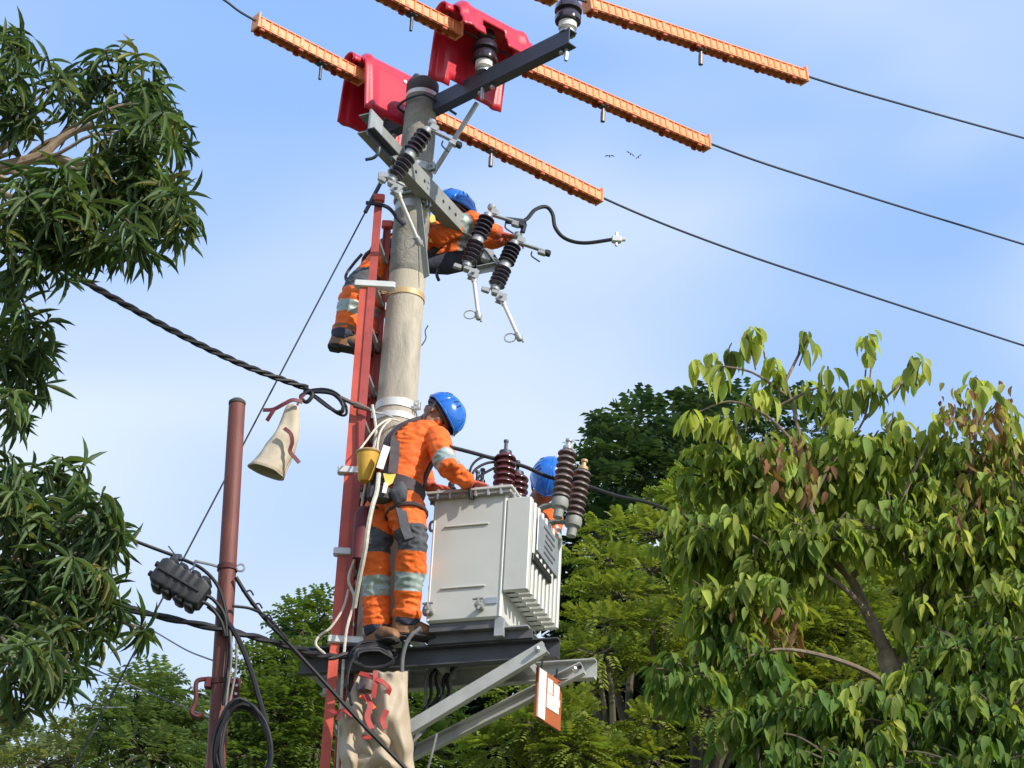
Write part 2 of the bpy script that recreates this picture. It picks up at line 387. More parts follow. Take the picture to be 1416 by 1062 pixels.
# ------------------------------------------------ conductors and their orange guards
CPX = [[(250, -40), (310, 0), (352, 28), (495, 101), (603, 158), (830, 272), (1000, 341), (1200, 408), (1416, 478), (1560, 523)],
       [(470, -42), (545, -5), (632, 38), (728, 88), (978, 197), (1150, 256), (1416, 338), (1560, 381)],
       [(640, -60), (700, -36), (752, -14), (812, 3), (1112, 104), (1250, 145), (1416, 191), (1560, 229)]]
cname = ['thin black conductor passing through the small red hood on the pole', 'thin black conductor passing through the large red hood', 'thin black conductor resting on the uncovered crossarm tip insulator']
LINES = []
for i in range(3):
    o = att[i]+V((0, 0, ZC)); pl = [PPL(x, y, o, ly) for x, y in CPX[i]]
    d0 = (pl[0]-pl[2]).normalized(); d1 = (pl[-1]-pl[-2]).normalized()
    pl = [pl[0]+d0*14+V((0, 0, 1.0))] + pl + [pl[-1]+d1*25+V((0, 0, 2.0))]
    pth = [pl[0]]+spline(pl[1:-1], 8)+[pl[-1]]; LINES.append((o, pl))
    mb = MB(); mb.tube(pth, .0085, 6); c = mb.build('conductor', 'wire', None, loc=o); tag(c, cname[i], 'power line', 'overhead conductors')
def guard(i, p0, p1, label, clips=(), taper=0):
    """orange line guard from pixel p0 to p1 on conductor i"""
    o = LINES[i][0]; a = PPL(*p0, o, ly); b = PPL(*p1, o, ly); L = (b-a).length; d = (b-a)/L
    nrm = ly.copy(); upv = nrm.cross(d).normalized(); upv = upv if upv.z > 0 else -upv
    t = thing('line_guard', label, 'line cover', (a+b)/2, 'orange line guards on the conductors')
    M = basis(d, nrm, upv)
    prof = []                              # outline in (normal, up): rounded crown, flat legs
    for k in range(9):
        th = math.pi*k/8; prof.append((math.cos(th)*.031, .012+math.sin(th)*.031))
    inner = [(x*.82, y-.006 if k_ in (0, 8) else y*.86) for k_, (x, y) in enumerate(prof)]
    outl = [(.031, -.062)]+prof+[(-.031, -.062), (-.0245, -.062)]+[(x, y) for x, y in reversed(inner)]+[(.0245, -.062)]
    vs = []; n = len(outl); fs = []
    ns = 2
    for s_ in range(ns):
        c = a + d*L*s_
        vs += [c + nrm*x + upv*y for x, y in outl]
    for j in range(n): fs.append((j, (j+1) % n, n+(j+1) % n, n+j))
    fs += [tuple(range(n)), tuple(n+j for j in range(n-1, -1, -1))]
    mb = MB(); mb.add(vs, fs); body = mb.build('guard_body', 'cover_orange', t)
    # raised ribs and panels on both faces
    mb = MB(); step = .058; k = int(L/step)
    for q in range(k):
        c = a + d*(step*(q+.5))
        for s_ in (-1, 1):
            wide = .012 if q % 5 else .030
            mb.box(c + nrm*s_*.033 + upv*-.018, (wide, .012, .062), M, bev=.004)
            mb.box(c + d*step*.5 + nrm*s_*.0315 + upv*-.040, (step*.55, .006, .022), M, bev=.003)
    for s_ in (-1, 1):
        mb.box((a+b)/2 + nrm*s_*.033 + upv*.016, (L*.985, .012, .010), M, bev=.004); mb.box((a+b)/2 + nrm*s_*.034 + upv*-.058, (L*.99, .016, .012), M, bev=.004)
    mb.build('rib', 'cover_orange', t)['kind'] = 'stuff'
    mb = MB()
    for q in range(k):
        c = a + d*(step*(q+.5)) + upv*-.066
        big = (q % 5 == 0)
        for s_ in (-1, 1): mb.box(c + nrm*s_*.028, (.030 if not big else .04, .018, .016 if not big else .034), M, bev=.006)
    mb.build('lug', 'cover_orange_dark', t)['kind'] = 'stuff'
    # end collars
    for e in (a-d*.004, b+d*.004):
        mb = MB(); mb.box(e + upv*-.01, (.014, .084, .115), M, bev=.004); mb.build('end_collar', 'cover_orange', t)
    for fx, dark in clips:
        c = a + d*L*fx + upv*-.07
        mb = MB(); mb.box(c, (.06, .05, .02), M, bev=.004); mb.tube([c+upv*.0, c-V((0, 0, .045))], .011, 8)
        mb.tube([c-V((0, 0, .04)), c-V((0, 0, .115))], .015 if not dark else .010, 8)
        mb.build('clip', 'galv_dark' if dark else 'arrester_grey', t)
    return t
guard(0, (355, 29), (500, 104), 'short orange line guard entering the open left side of the small red hood', [(.62, True)])
guard(0, (600, 158), (828, 270), 'orange line guard running just below the crossarm brace beside the pole', [(.34, False)])
guard(1, (500, -28), (634, 40), 'orange line guard entering the large red hood, dark clip beneath', [(.52, True)])
guard(1, (724, 87), (976, 196), 'orange line guard leaving the large red hood', [(.42, False)])
guard(2, (655, -54), (764, -8), 'mostly cropped orange line guard ending at the uncovered insulator')
guard(2, (812, 3), (1110, 103), 'longest orange line guard, beyond the uncovered crossarm tip insulator', [(.50, False)])
# white end clip beads
def hood(i, s0, s1, w, hn, hf, top, label, near_notch, far_notch, knob=False, fl=.03):
    o = LINES[i][0]
    t = thing('insulator_hood', label, 'insulator cover', o, 'red insulator hoods')
    pr = [(-w/2-fl*1.6, -hn), (-w/2-fl, -hn*.6), (-w/2-fl*.3, -.06), (-w/2, top-.10)]
    for k in range(1, 8):
        th = math.pi - math.pi*k/8; pr.append((math.cos(th)*w/2, top-.10+math.sin(th)*.10))
    pr += [(w/2, top-.10), (w/2+fl*.3, -.06), (w/2+fl*.8, -hf*.6), (w/2+fl*1.2, -hf)]
    pr = [V((x, y, 0)) for x, y in pr]; pr = spline(pr, 3); n = len(pr)
    L = s1-s0
    def fn(uu, vv):
        k = vv*(n-1); i0 = min(int(k), n-2); q = pr[i0].lerp(pr[i0+1], k-i0)
        bulge = 1 + .10*math.exp(-((uu-.10)/.05)**2) + .10*math.exp(-((uu-.90)/.05)**2)   # stiffening beads near both ends
        drop = 0.05*max(0, abs(uu-.5)*2-.82)/.18
        return o + lx*(s0+L*uu) + ly*q.x*bulge + lz*(q.y*(1 if q.y < 0 else bulge) - drop*(1 if q.y > 0 else 0))
    def skip(uu, vv):
        q = fn(uu, vv)-o; y = q.dot(ly); z = q.z
        if y < 0: return near_notch(uu, z)
        return far_notch(uu, z)
    mb = MB(); mb.grid(fn, 36, n-1, skip=skip); mb.build('shell', 'cover_red', t, solid=.010)
    for e, s_ in ((s0, -1), (s1, 1)):
        mb = MB()
        def cf(uu, vv): 
            th = math.pi*(1.15*vv-.075); return o + lx*(e+s_*(-.03+.09*uu)) + ly*math.cos(th)*.062 + lz*(math.sin(th)*.062+.0)
        mb.grid(cf, 3, 12)
        mb.build('collar', 'cover_red', t, solid=.008)
    if knob:
        q = fn(.80, .30); mb = MB(); mb.lathe([(.012, 0), (.03, .01), (.034, .03), (.02, .045), (.008, .05)], q, -ly, 14); mb.build('knob', 'closure', t)
        q = fn(.62, .16); mb = MB(); mb.lathe([(.014, 0), (.014, .012), (.006, .016)], q, -ly, 10); mb.build('rivet', 'zinc_white', t)
    return t
hood(0, -.31, .19, .21, .40, .36, .085, 'smaller red insulator hood closest to the pole cap, black knob on its face', lambda u_, z: z < -.26 and u_ > .62, lambda u_, z: False, knob=True)
hood(1, -.30, .27, .24, .15, .37, .10, 'larger red insulator hood over the middle of the crossarm', lambda u_, z: z < -.03 and .30 < u_ < .62, lambda u_, z: z < -.30 and .28 < u_ < .60)

# ================================================================ lower (cutout) arm
LZ = 9.10
c0, c1 = PZ(503, 170, LZ), PZ(650, 328, LZ); cdir = (c1-c0).normalized()
off = V((PX, PY, LZ)); 
# keep the arm flush against the right face of the shaft
arm2 = thing('cutout_arm', 'short grey steel channel arm crossing the pole beneath the crossarm and holding the fuse cutouts', 'crossarm', (c0+c1)/2)
mb = MB(); mb.sweep([c0, c1], channel(.075, .13, .008)); mb.build('beam', 'strap_grey', arm2)
mb = MB()
sd = cdir.cross(lz)
for f_ in (.42, .5, .68, .74, .8, .86):
    q = c0.lerp(c1, f_)+sd*.038; mb.lathe([(.011, 0), (.011, .003)], q, sd, 8)
mb.build('bolt_hole', 'black_plate', arm2)['kind'] = 'stuff'
mb = MB(); e = c1; M = basis(cdir, -sd, lz); mb.box(e+cdir*.01+lz*.02, (.014, .10, .20), M); mb.box(e-cdir*.05+sd*.03-lz*.075, (.14, .09, .012), M); mb.build('end_plate', 'galv', arm2)
mb = MB(); mb.box(c0+cdir*.06-lz*.0+sd*.045, (.14, .012, .16), M); mb.build('end_plate', 'galv', arm2)
mb = MB(); q = PZ(507, 178, LZ-.09); mb.sweep([q, q+cdir*.30], angle_prof(.05, .04, .006)); mb.tube(spline([q+cdir*.15, q+cdir*.15-lz*.07, q+cdir*.15-lz*.10-sd*.03, q+cdir*.15-lz*.10-sd*.08], 4), .010, 7); mb.build('hanger', 'galv_dark', arm2)
u = V((PX, PY, LZ)); ang2 = math.atan2(cdir.y, cdir.x); ex, ey, ez = frame(ang2); rr = prad(LZ)
dd = (c0.lerp(c1, .5)-u); off_s = dd.dot(ey)
mb = MB(); s_ = 1 if off_s > 0 else -1
for k in (-.02, .02):
    ub = [u+ez*k+ey*off_s*1.30+ex*(rr+.015), u+ez*k+ex*(rr+.015)]+[u+ez*k+ex*math.cos(a)*(rr+.012)-ey*s_*math.sin(a)*(rr+.012) for a in np.linspace(.3, math.pi-.3, 7)]+[u+ez*k-ex*(rr+.015), u+ez*k+ey*off_s*1.35-ex*(rr+.015)]
    mb.tube(spline(ub, 3), .008, 6)
mb.build('u_bolt', 'galv', arm2)

def cutout(pt, pb, Y, hx_px, tube_px, label, mount=None, Yt=None):
    """fuse cutout: insulator axis from pixel pb (bottom) to pt (top); contacts point towards hx_px; open fuse tube hangs to tube_px"""
    top = P(*pt, Y); bot = P(*pb, Y); ax = (top-bot).normalized(); L = (top-bot).length; mid = (top+bot)/2
    hx = (P(*hx_px, Y)-P(*pt, Y)); hx = (hx-ax*hx.dot(ax)).normalized(); hy = ax.cross(hx); M = basis(hx, hy, ax)
    t = thing('fuse_cutout', label, 'fuse cutout', bot, 'open fuse cutouts on the lower arm')
    h = L/2
    mb = MB(); mb.lathe(sheds(5, h*.80, .026, .053, .02), mid, ax, 18); mb.build('insulator', 'porcelain', t)
    mb = MB(); mb.lathe(sheds(5, h*.80, .026, .053, .02), mid, -ax, 18); mb.build('insulator', 'porcelain', t)
    mb = MB(); mb.lathe([(.034, -.022), (.036, -.02), (.036, .02), (.034, .022)], mid, ax, 16)
    if mount is not None:
        mb.sweep([mid, mid.lerp(mount, .5)+V((0, 0, .01)), mount], [(-.02, -.004), (.02, -.004), (.02, .004), (-.02, .004)]); mb.box(mount, (.06, .05, .08), M, bev=.004)
    mb.build('mount_band', 'galv', t)
    mb = MB(); tp = mid+ax*(h*.86)
    mb.lathe([(.03, -.01), (.03, .025), (.02, .035)], tp, ax, 12)
    mb.box(tp+ax*.03+hx*.10, (.22, .03, .014), M, bev=.003); mb.box(tp+ax*.05+hx*.03, (.05, .04, .04), M, bev=.004); mb.box(tp+ax*.012+hx*.18, (.05, .035, .022), M, bev=.003)
    mb.lathe([(.02, 0), (.026, .01), (.026, .03), (.012, .04)], tp+ax*.06, ax, 10); mb.build('top_contact', 'galv', t)
    mb = MB(); mb.box(tp+ax*.024+hx*.215, (.035, .042, .03), M, bev=.004); mb.tube(spline([tp+hx*.12-ax*.0, tp+hx*.13-ax*.03, tp+hx*.19-ax*.05], 3), .005, 5); mb.build('hook', 'closure', t)
    bp = mid-ax*(h*.86); mb = MB(); mb.lathe([(.03, 0), (.03, .03), (.018, .04)], bp, -ax, 12)
    mb.box(bp-ax*.05+hx*.03, (.08, .05, .022), M, bev=.003)
    for k in (-1, 1): mb.box(bp-ax*.07+hx*.06+hy*k*.022, (.06, .008, .06), M, bev=.002)
    mb.tube([bp-ax*.07+hx*.06-hy*.05, bp-ax*.07+hx*.06+hy*.05], .011, 8); mb.box(bp-ax*.05-hx*.05, (.05, .03, .03), M, bev=.004); mb.build('hinge', 'galv', t)
    h0 = bp-ax*.07+hx*.06; h1 = P(*tube_px, Yt or Y); d = (h1-h0).normalized()
    mb = MB(); mb.tube([h0, h0+d*.05, h0+d*.051, h1-d*.03], [.017, .017, .0125, .0125], 10); tb = mb.build('fuse_tube', 'porcelain_white', t)
    sv = d.cross(V((0, 1, 0))).normalized(); c = h1-d*.035-sv*.05
    mb = MB(); mb.tube([c+(sv*math.cos(a)*1.25+d*math.sin(a))*.028 for a in np.linspace(0, 2*math.pi, 13)[:-1]], .005, 5, closed=True)
    mb.lathe([(.018, 0), (.02, .008), (.02, .045), (.014, .055)], h1-d*.05, d, 10); mb.tube([h1-d*.02+sv*.02, h1+d*.02+sv*.012], .008, 6); mb.build('pull_ring', 'galv', tb)
    return t, tp
t1, _ = cutout((592, 178), (541, 250), 11.50, (640, 200), (580, 338), 'fuse cutout mounted against the front of the pole, white tube hanging down', mount=P(556, 222, 11.62), Yt=11.74)
t2, tp2 = cutout((676, 296), (645, 368), 12.16, (730, 316), (662, 441), 'fuse cutout at the cutout arm tip in front of the orange sleeve', mount=P(640, 322, 12.28))
t3, tp3 = cutout((712, 335), (684, 400), 12.20, (765, 343), (719, 470), 'outermost fuse cutout with the lowest hanging white tube', mount=P(674, 354, 12.26))
mb = MB(); mb.sweep([P(640, 326, 12.30), P(676, 352, 12.27), P(692, 372, 12.25)], angle_prof(.05, .05, .006)); mb.sweep([P(660, 372, 12.26), P(690, 366, 12.24)], angle_prof(.04, .04, .005)); mb.build('outrigger', 'galv', arm2)
# black jumper lead
pth = spline(pp((712, 309, 12.18), (728, 303, 12.2), (740, 290, 12.24), (755, 286, 12.3), (764, 296, 12.3), (768, 315, 12.3), (782, 330, 12.3), (808, 336, 12.3), (848, 331, 12.3)), 6)
jl = thing('jumper_lead', 'stiff black jumper lead curling off the fuse cutouts with a bare metal clamp end', 'cable', pth[0])
mb = MB(); mb.tube(pth, .0125, 8); mb.build('lead', 'cable', jl)
e = pth[-1]; mb = MB(); mb.box(e+V((.02, 0, .0)), (.06, .04, .045), bev=.006); mb.tube([e+V((.02, 0, -.045)), e+V((.02, 0, .05))], .010, 8); mb.tube([e+V((.04, 0, .0)), e+V((.075, 0, .004))], .013, 8); mb.build('clamp', 'zinc_white', jl)
mb = MB(); q = pth[0]; mb.tube([q+V((-.06, 0, .02)), q+V((.07, .0, .01))], .022, 10); mb.tube([q+V((.06, 0, .0)), q+V((.05, 0, -.06))], .016, 8); mb.build('boot', 'navy_cloth', jl)
# support insulators stacked along the guy near the pole: guy wire with strain insulator
g0 = P(530, 246, 11.80); g1 = P(255, 770, 11.55); gd = (g1-g0); gt = g0+gd*(-(g0.z)/gd.z)
gw = thing('guy_wire', 'thin straight guy wire running from the pole head down past the rusty pole', 'guy wire', gt)
mb = MB(); mb.tube([g0, gt], .0055, 6); mb.build('strand', 'wire', gw)
mb = MB(); d = gd.normalized(); mb.tube([g0-d*.02, g0+d*.28], .013, 8); mb.build('preformed_grip', 'galv_dark', gw)
mb = MB(); mb.tube([g0-d*.02, V((PX-.06, PY-.1, g0.z+.02))], .012, 6); mb.box(g0-d*.01, (.07, .05, .04), bev=.005); mb.build('eye_plate', 'galv', gw)
# ================================================================ ladder
l_top, l_bot = P(514, 277, 11.80), P(449, 1062, 11.80)
ld = (l_top-l_bot).normalized(); gnd = l_bot - ld*(l_bot.z/ld.z)
lad = thing('ladder', 'tall red fibreglass extension ladder strapped upright against the concrete pole', 'ladder', gnd)
rv = V((.05, .33, 0)); sv = V((.050, -.012, 0)); rx = V((1, 0, 0))
mid_t = P(506, 392, 11.80); fly_b = l_bot+ld*.75
def along(z): return gnd + ld*(z/ld.z)
M = basis(V((1, 0, 0)), ld.cross(V((1, 0, 0))).normalized(), ld)
for q in (V((0, 0, 0)), rv):
    mb = MB(); s = 1 if q.length < .1 else -1
    mb.sweep([along(0)+q, along(mid_t.z)+q], [(-.026, -.014*s), (.026, -.014*s), (.026, .014*s), (.019, .014*s), (.019, -.006*s), (-.019, -.006*s), (-.019, .014*s), (-.026, .014*s)], up=V((0, 1, 0))); mb.build('base_rail', 'ladder', lad)
    mb = MB()
    mb.sweep([along(fly_b.z)+q*.9+sv, along(l_top.z)+q*.9+sv*.85], [(-.023, -.013*s), (.023, -.013*s), (.023, .013*s), (.017, .013*s), (.017, -.006*s), (-.017, -.006*s), (-.017, .013*s), (-.023, .013*s)], up=V((0, 1, 0))); mb.build('fly_rail', 'ladder_fly', lad)
z = .3
while z < mid_t.z-.1:
    mb = MB(); mb.tube([along(z), along(z)+rv], .016, 8); mb.build('rung', 'galv', lad); z += .30
z = fly_b.z+.12
while z < l_top.z-.05:
    mb = MB(); mb.tube([along(z)+sv, along(z)+sv+rv*.9], .015, 8); mb.build('rung', 'galv', lad); z += .30
for (x, y, w_) in ((514, 395, .20), (484, 652, .09), (466, 764, .06), (470, 886, .16)):
    c = along(P(x, y, 11.8).z); mb = MB(); mb.box(c+V((.06 if w_ > .1 else .0, -.006, 0)), (w_+.04, .05, .045), bev=.006); mb.build('guide_bracket', 'zinc_white', lad); mb = MB(); mb.box(c+rv+V((.03, .0, 0)), (w_*.8, .04, .045), bev=.006); mb.build('guide_bracket', 'zinc_white', lad)
# top boots of the fly rail
mb = MB(); q = along(l_top.z)+sv*.85; mb.box(q+V((0, 0, .01)), (.07, .04, .05), bev=.006); mb.build('rail_cap', 'ladder', lad); mb = MB(); mb.box(q+rv*.9+V((0, 0, .01)), (.07, .04, .05), bev=.006); mb.build('rail_cap', 'ladder', lad)
# black tie strap from ladder to pole, near the ladder head
z = P(530, 302, 11.9).z
mb = MB(); mb.tube(spline([along(z)+V((-.03, -.02, .03)), along(z)+V((.1, -.03, .0)), V((PX-.05, PY-prad(z)-.004, z-.03)), V((PX+prad(z), PY-.02, z-.05))], 5), .012, 6); mb.build('tie_strap', 'navy_cloth', lad)
# pale hauling rope along the ladder
mb = MB(); mb.tube(spline(pp((515, 560, 11.7), (520, 600, 11.68), (512, 640, 11.68), (500, 700, 11.68), (494, 760, 11.68), (482, 800, 11.68), (490, 830, 11.7), (478, 880, 11.7), (470, 1000, 11.7), (466, 1080, 11.7)), 6), .008, 6)
rp = mb.build('rope', 'rope', None, loc=P(466, 1080, 11.7)); tag(rp, 'pale hauling rope hanging beside the red ladder', 'rope')
mb = MB(); mb.tube(spline(pp((450, 905, 11.72), (437, 892, 11.72), (441, 880, 11.72), (457, 868, 11.72), (474, 842, 11.72), (482, 815, 11.72)), 6), .007, 6); rp = mb.build('rope', 'rope', None, loc=P(450, 905, 11.72)); tag(rp, 'loose pale rope loop tied around the ladder at the platform', 'rope')
# vertical dark red downlead bundle between ladder and pole
mb = MB(); 
for k in range(3): mb.tube(spline([P(497+5*k, 690, 11.95), P(492+6*k, 780, 11.95), P(488+5*k, 860, 11.95), P(482+6*k, 940, 11.93), P(480+6*k, 1085, 11.93)], 5), .012, 6)
cb = mb.build('downlead_cable', 'strap_maroon', None, loc=P(485, 1085, 11.93)); tag(cb, 'dark maroon cable bundle descending between ladder and concrete pole', 'cable')

# ================================================================ platform
TA = R_(-19.0); tx, ty, tz = frame(TA); TM = basis(tx, ty, tz)
BZ = 6.10                                    # top of the beams
pf = thing('transformer_platform', 'grey steel channel platform with two diagonal braces clamped to the concrete pole', 'platform', (PX, PY, BZ))
orig = V((PX, PY, 0))
nearo = -(prad(6.05)+.030); faro = prad(6.05)+.030
def pl(x, y, z): return orig + tx*x + ty*y + tz*z
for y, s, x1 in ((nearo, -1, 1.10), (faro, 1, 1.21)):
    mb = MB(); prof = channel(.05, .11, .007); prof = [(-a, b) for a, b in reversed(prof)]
    mb.sweep([pl(-.38, y, BZ-.055), pl(x1, y, BZ-.055)], prof); bm = mb.build('beam', 'beam_painted_shade' if s < 0 else 'galv_light', pf)
    mb = MB()
    for k in range(8): mb.lathe([(.010, 0), (.010, .003)], pl(x1-.05-.045*k, y+.006, BZ), tz, 8)
    mb.lathe([(.012, 0), (.012, .003)], pl(x1-.08, y-.026, BZ-.05), -ty, 8)
    mb.build('bolt_hole', 'black_plate', bm)
    # diagonal brace
    b0 = pl(x1-.06, y-.035*1, BZ-.06); b1 = pl(.07, y*1.02, 5.52 if s < 0 else 5.57)
    mb = MB(); mb.sweep([b1, b0], [(-.022, -.035), (-.022, .035), (.022, .035), (.022, .028), (-.015, .028), (-.015, -.028), (.022, -.028), (.022, -.035)] if s > 0 else [(.022, -.035), (.022, .035), (-.022, .035), (-.022, .028), (.015, .028), (.015, -.028), (-.022, -.028), (-.022, -.035)]); br = mb.build('brace', 'galv_light', pf)
    mb = MB(); mb.lathe([(.014, 0), (.014, .03), (.008, .035)], b0-(b0-b1).normalized()*.04-ty*.02, -ty, 6); mb.build('bolt', 'steel_bolt', br)
for x in (-.34, .14, .40, .86):
    mb = MB(); mb.box(pl(x, (nearo+faro)/2, BZ-.05), (.05, faro-nearo-.05, .05), TM); mb.build('cross_piece', 'galv', pf)
mb = MB(); mb.box(pl(.10, (nearo+faro)/2, 5.60), (.06, faro-nearo-.02, .06), TM); mb.build('cross_piece', 'galv', pf)
mb = MB(); mb.box(pl(-.16, nearo-.02, BZ+.006), (.48, .16, .008), TM); mb.build('tread_plate', 'galv_dark', pf)

# ================================================================ transformer
T0 = P(588, 867, 11.62)
tankz = BZ+.10
T0 = V((T0.x, T0.y, tankz))
W_, D_, H_ = .425, .60, .745
tr = thing('transformer', 'pale grey oil distribution transformer standing on the steel platform', 'transformer', T0+tx*W_/2+ty*D_/2-tz*.1)
def tp_(x, y, z): return T0 + tx*x + ty*y + tz*z
mb = MB(); mb.box(tp_(W_/2, D_/2, H_/2), (W_, D_, H_), TM, bev=.012); tank = mb.build('tank', 'tank_grey', tr, ang=30)
mb = MB()
for z in (.555, .19):
    mb = MB(); mb.box(tp_(W_*.47, -.004, z), (W_*.60, .012, .010), TM, bev=.003); mb.build('stiffener', 'tank_grey', tank)
for x in (.010, W_-.010):
    mb = MB(); mb.box(tp_(x, -.001, H_/2), (.012, .007, H_*.985), TM, bev=.003); mb.build('seam', 'tank_grey', tank)
mb = MB(); mb.box(tp_(W_/2, D_/2, H_-.012), (W_+.055, D_+.055, .024), TM, bev=.004); mb.build('rim', 'lid_grey', tr)
mb = MB(); mb.box(tp_(W_/2, D_/2, H_+.010), (W_+.075, D_+.075, .018), TM, bev=.004); mb.box(tp_(W_*.5, D_*.5, H_+.027), (W_*.8, D_*.8, .018), TM, bev=.006); lid = mb.build('lid', 'tank_grey', tr)
mb = MB()
for k in range(6):
    for yy in (-.026, D_+.026): mb.lathe([(.010, -.04), (.010, .018)], tp_(.03+k*(W_-.06)/5, yy, H_+.01), tz, 6)
    for xx in (-.026, W_+.026): mb.lathe([(.010, -.04), (.010, .018)], tp_(xx, .03+k*(D_-.06)/5, H_+.01), tz, 6)
mb.build('lid_bolt', 'steel_bolt', lid)
# cooling fin bank on the right side
fz0, fz1, fw_ = .150, .70, .140
fb = None
mb = MB(); mb.box(tp_(W_+.035, D_/2, (fz0+fz1)/2), (.07, D_-.03, fz1-fz0), TM, bev=.006); fb = mb.build('fin_bank', 'tank_grey', tr)
nf = 9
for k in range(nf):
    y = .022 + k*(D_-.044)/(nf-1)
    mb = MB(); mb.box(tp_(W_+fw_/2, y, (fz0+fz1)/2), (fw_, .030 if k else .05, fz1-fz0), TM, bev=.007); mb.build('fin', 'tank_grey', fb)
for k in range(6):                           # fins on the hidden far-left side
    mb = MB(); mb.box(tp_(.05+k*.065, D_+.05, (fz0+fz1)/2), (.02, .10, fz1-fz0), TM, bev=.006); mb.build('fin', 'tank_grey', fb)
mb = MB(); c = tp_(W_+fw_+.006, .31, .535); mb.box(c, (.006, .40, .22), TM, bev=.002); npl = mb.build('name_plate', 'plate_metal', tr)
mb = MB()
for k in range(5): mb.box(c+tx*.005+tz*(.075-.036*k)+ty*(.02*(k % 2)), (.003, .20-.03*(k % 3), .010), TM)
mb.build('plate_rows', 'steel_base', npl)
mb = MB(); mb.box(tp_(W_+fw_+.008, .21, .36), (.012, .34, .045), TM, bev=.003); mb.build('slot_plate', 'black_plate', tr)
# skirt and base
mb = MB(); mb.box(tp_(W_/2, D_/2, -.024), (W_-.03, D_-.04, .046), TM); mb.build('skirt', 'steel_base', tr)
for y in (.10, D_-.10):
    mb = MB(); mb.sweep([tp_(-.0, y, -.073), tp_(W_+.16, y, -.073)], channel(.07, .052, .006)); mb.build('base_channel', 'steel_base', tr)
mb = MB(); mb.box(tp_(W_+.07, D_/2, -.045), (.15, D_*.92, .008), TM); mb.box(tp_(W_-.01, .02, -.05), (.05, .03, .10), TM); mb.build('base_plate', 'galv', tr)
for x in (.03, W_-.11):                      # drain valves
    c = tp_(x, -.03, .055 if x < .1 else .06); mb = MB(); mb.lathe([(.018, -.035), (.018, .01), (.024, .012), (.024, .03), (.012, .034), (.012, .05)], c, -ty, 10); mb.tube([c-ty*.035-tz*.03, c-ty*.035+tz*.035], .009, 7); mb.tube([c-ty*.035+tz*.03-tx*.03, c-ty*.035+tz*.03+tx*.03], .007, 6); mb.build('valve', 'lid_grey', tr)
mb = MB(); mb.box(tp_(W_-.06, -.004, .10), (.07, .006, .035), TM); mb.build('earth_plate', 'plate_metal', tr)
for k in range(2):
    for yy in (.12, D_-.12):
        mb = MB(); c = tp_(-.02, yy, .60 if k else .1); mb.tube(spline([c+tx*.02, c-tx*.035, c-tx*.035+tz*.05, c+tx*.02+tz*.05], 4), .009, 6); mb.build('lifting_lug', 'tank_grey', tank)
LZt = H_+.036
def bushing(x, y, h, r1, r2, n, m_='porcelain_brown', cap=True, nm='bushing'):
    o = tp_(x, y, LZt); b = None
    mb = MB(); mb.lathe(sheds(n, h, r1, r2, .01), o, tz, 20); b = mb.build(nm, m_, tr)
    mb = MB(); mb.lathe([(r2*.95, 0), (r2*.95, .014)], o, tz, 16); mb.build('flange', 'galv_dark', b); mb = MB(); mb.lathe([(r1*.9, h+.008), (r1*.9, h+.03), (.010, h+.034), (.010, h+.085), (.014, h+.087), (.014, h+.10)], o, tz, 10); mb.build('terminal', 'galv_dark', b)
    return o+tz*(h+.06)
b1_ = bushing(.365, .10, .225, .040, .062, 6)
b2_ = bushing(.40, .22, .15, .042, .066, 4)
b3_ = bushing(.26, .40, .20, .040, .060, 5)
b4_ = bushing(.10, .40, .20, .040, .060, 5)
for k in range(4): bushing(.06+.09*k, .09 if k < 3 else .14, .055, .020, .032, 2) if k < 3 else None
mb = MB(); mb.lathe([(.02, 0), (.035, .01), (.035, .05), (.02, .055)], tp_(.22, .07, LZt), tz, 12); mb.build('filler_cap', 'tank_grey', tr)
# surge arresters on brackets at the right of the lid
for nm_, (ptop, pbot, Yq), lab in (('surge_arrester', ((785, 622), (775, 690), 11.72), 'taller grey ribbed surge arrester beside the blue helmet'), ('surge_arrester', ((806, 650), (794, 716), 11.86), 'grey ribbed surge arrester with brass cap, outermost on the bracket')):
    A, B = P(*ptop, Yq), P(*pbot, Yq); ax = (A-B).normalized(); h = (A-B).length
    t = thing(nm_, lab, 'surge arrester', B, 'surge arresters on the transformer')
    mb = MB(); mb.lathe(sheds(8, h, .026, .053), B, ax, 20); mb.build('housing', 'arrester_grey', t)
    mb = MB(); mb.lathe([(.03, h), (.03, h+.018), (.014, h+.022), (.012, h+.05), (.02, h+.052), (.02, h+.064), (.006, h+.07)], B, ax, 12); mb.build('terminal', 'galv' if lab[0] == 't' else 'brass_band', t)
    mb = MB(); mb.lathe([(.012, -.12), (.028, -.115), (.028, -.06), (.045, -.055), (.05, -.03), (.045, 0)], B, ax, 14); c = B-ax*.03
    tgt = tp_(W_+.02, min(max((B-T0).dot(ty), .05), D_-.03), H_-.01); mb.sweep([c, c.lerp(tgt, .5)+V((0, 0, .02)), tgt], [(-.025, -.005), (.025, -.005), (.025, .005), (-.025, .005)])
    mb.build('bracket', 'strap_grey', t)
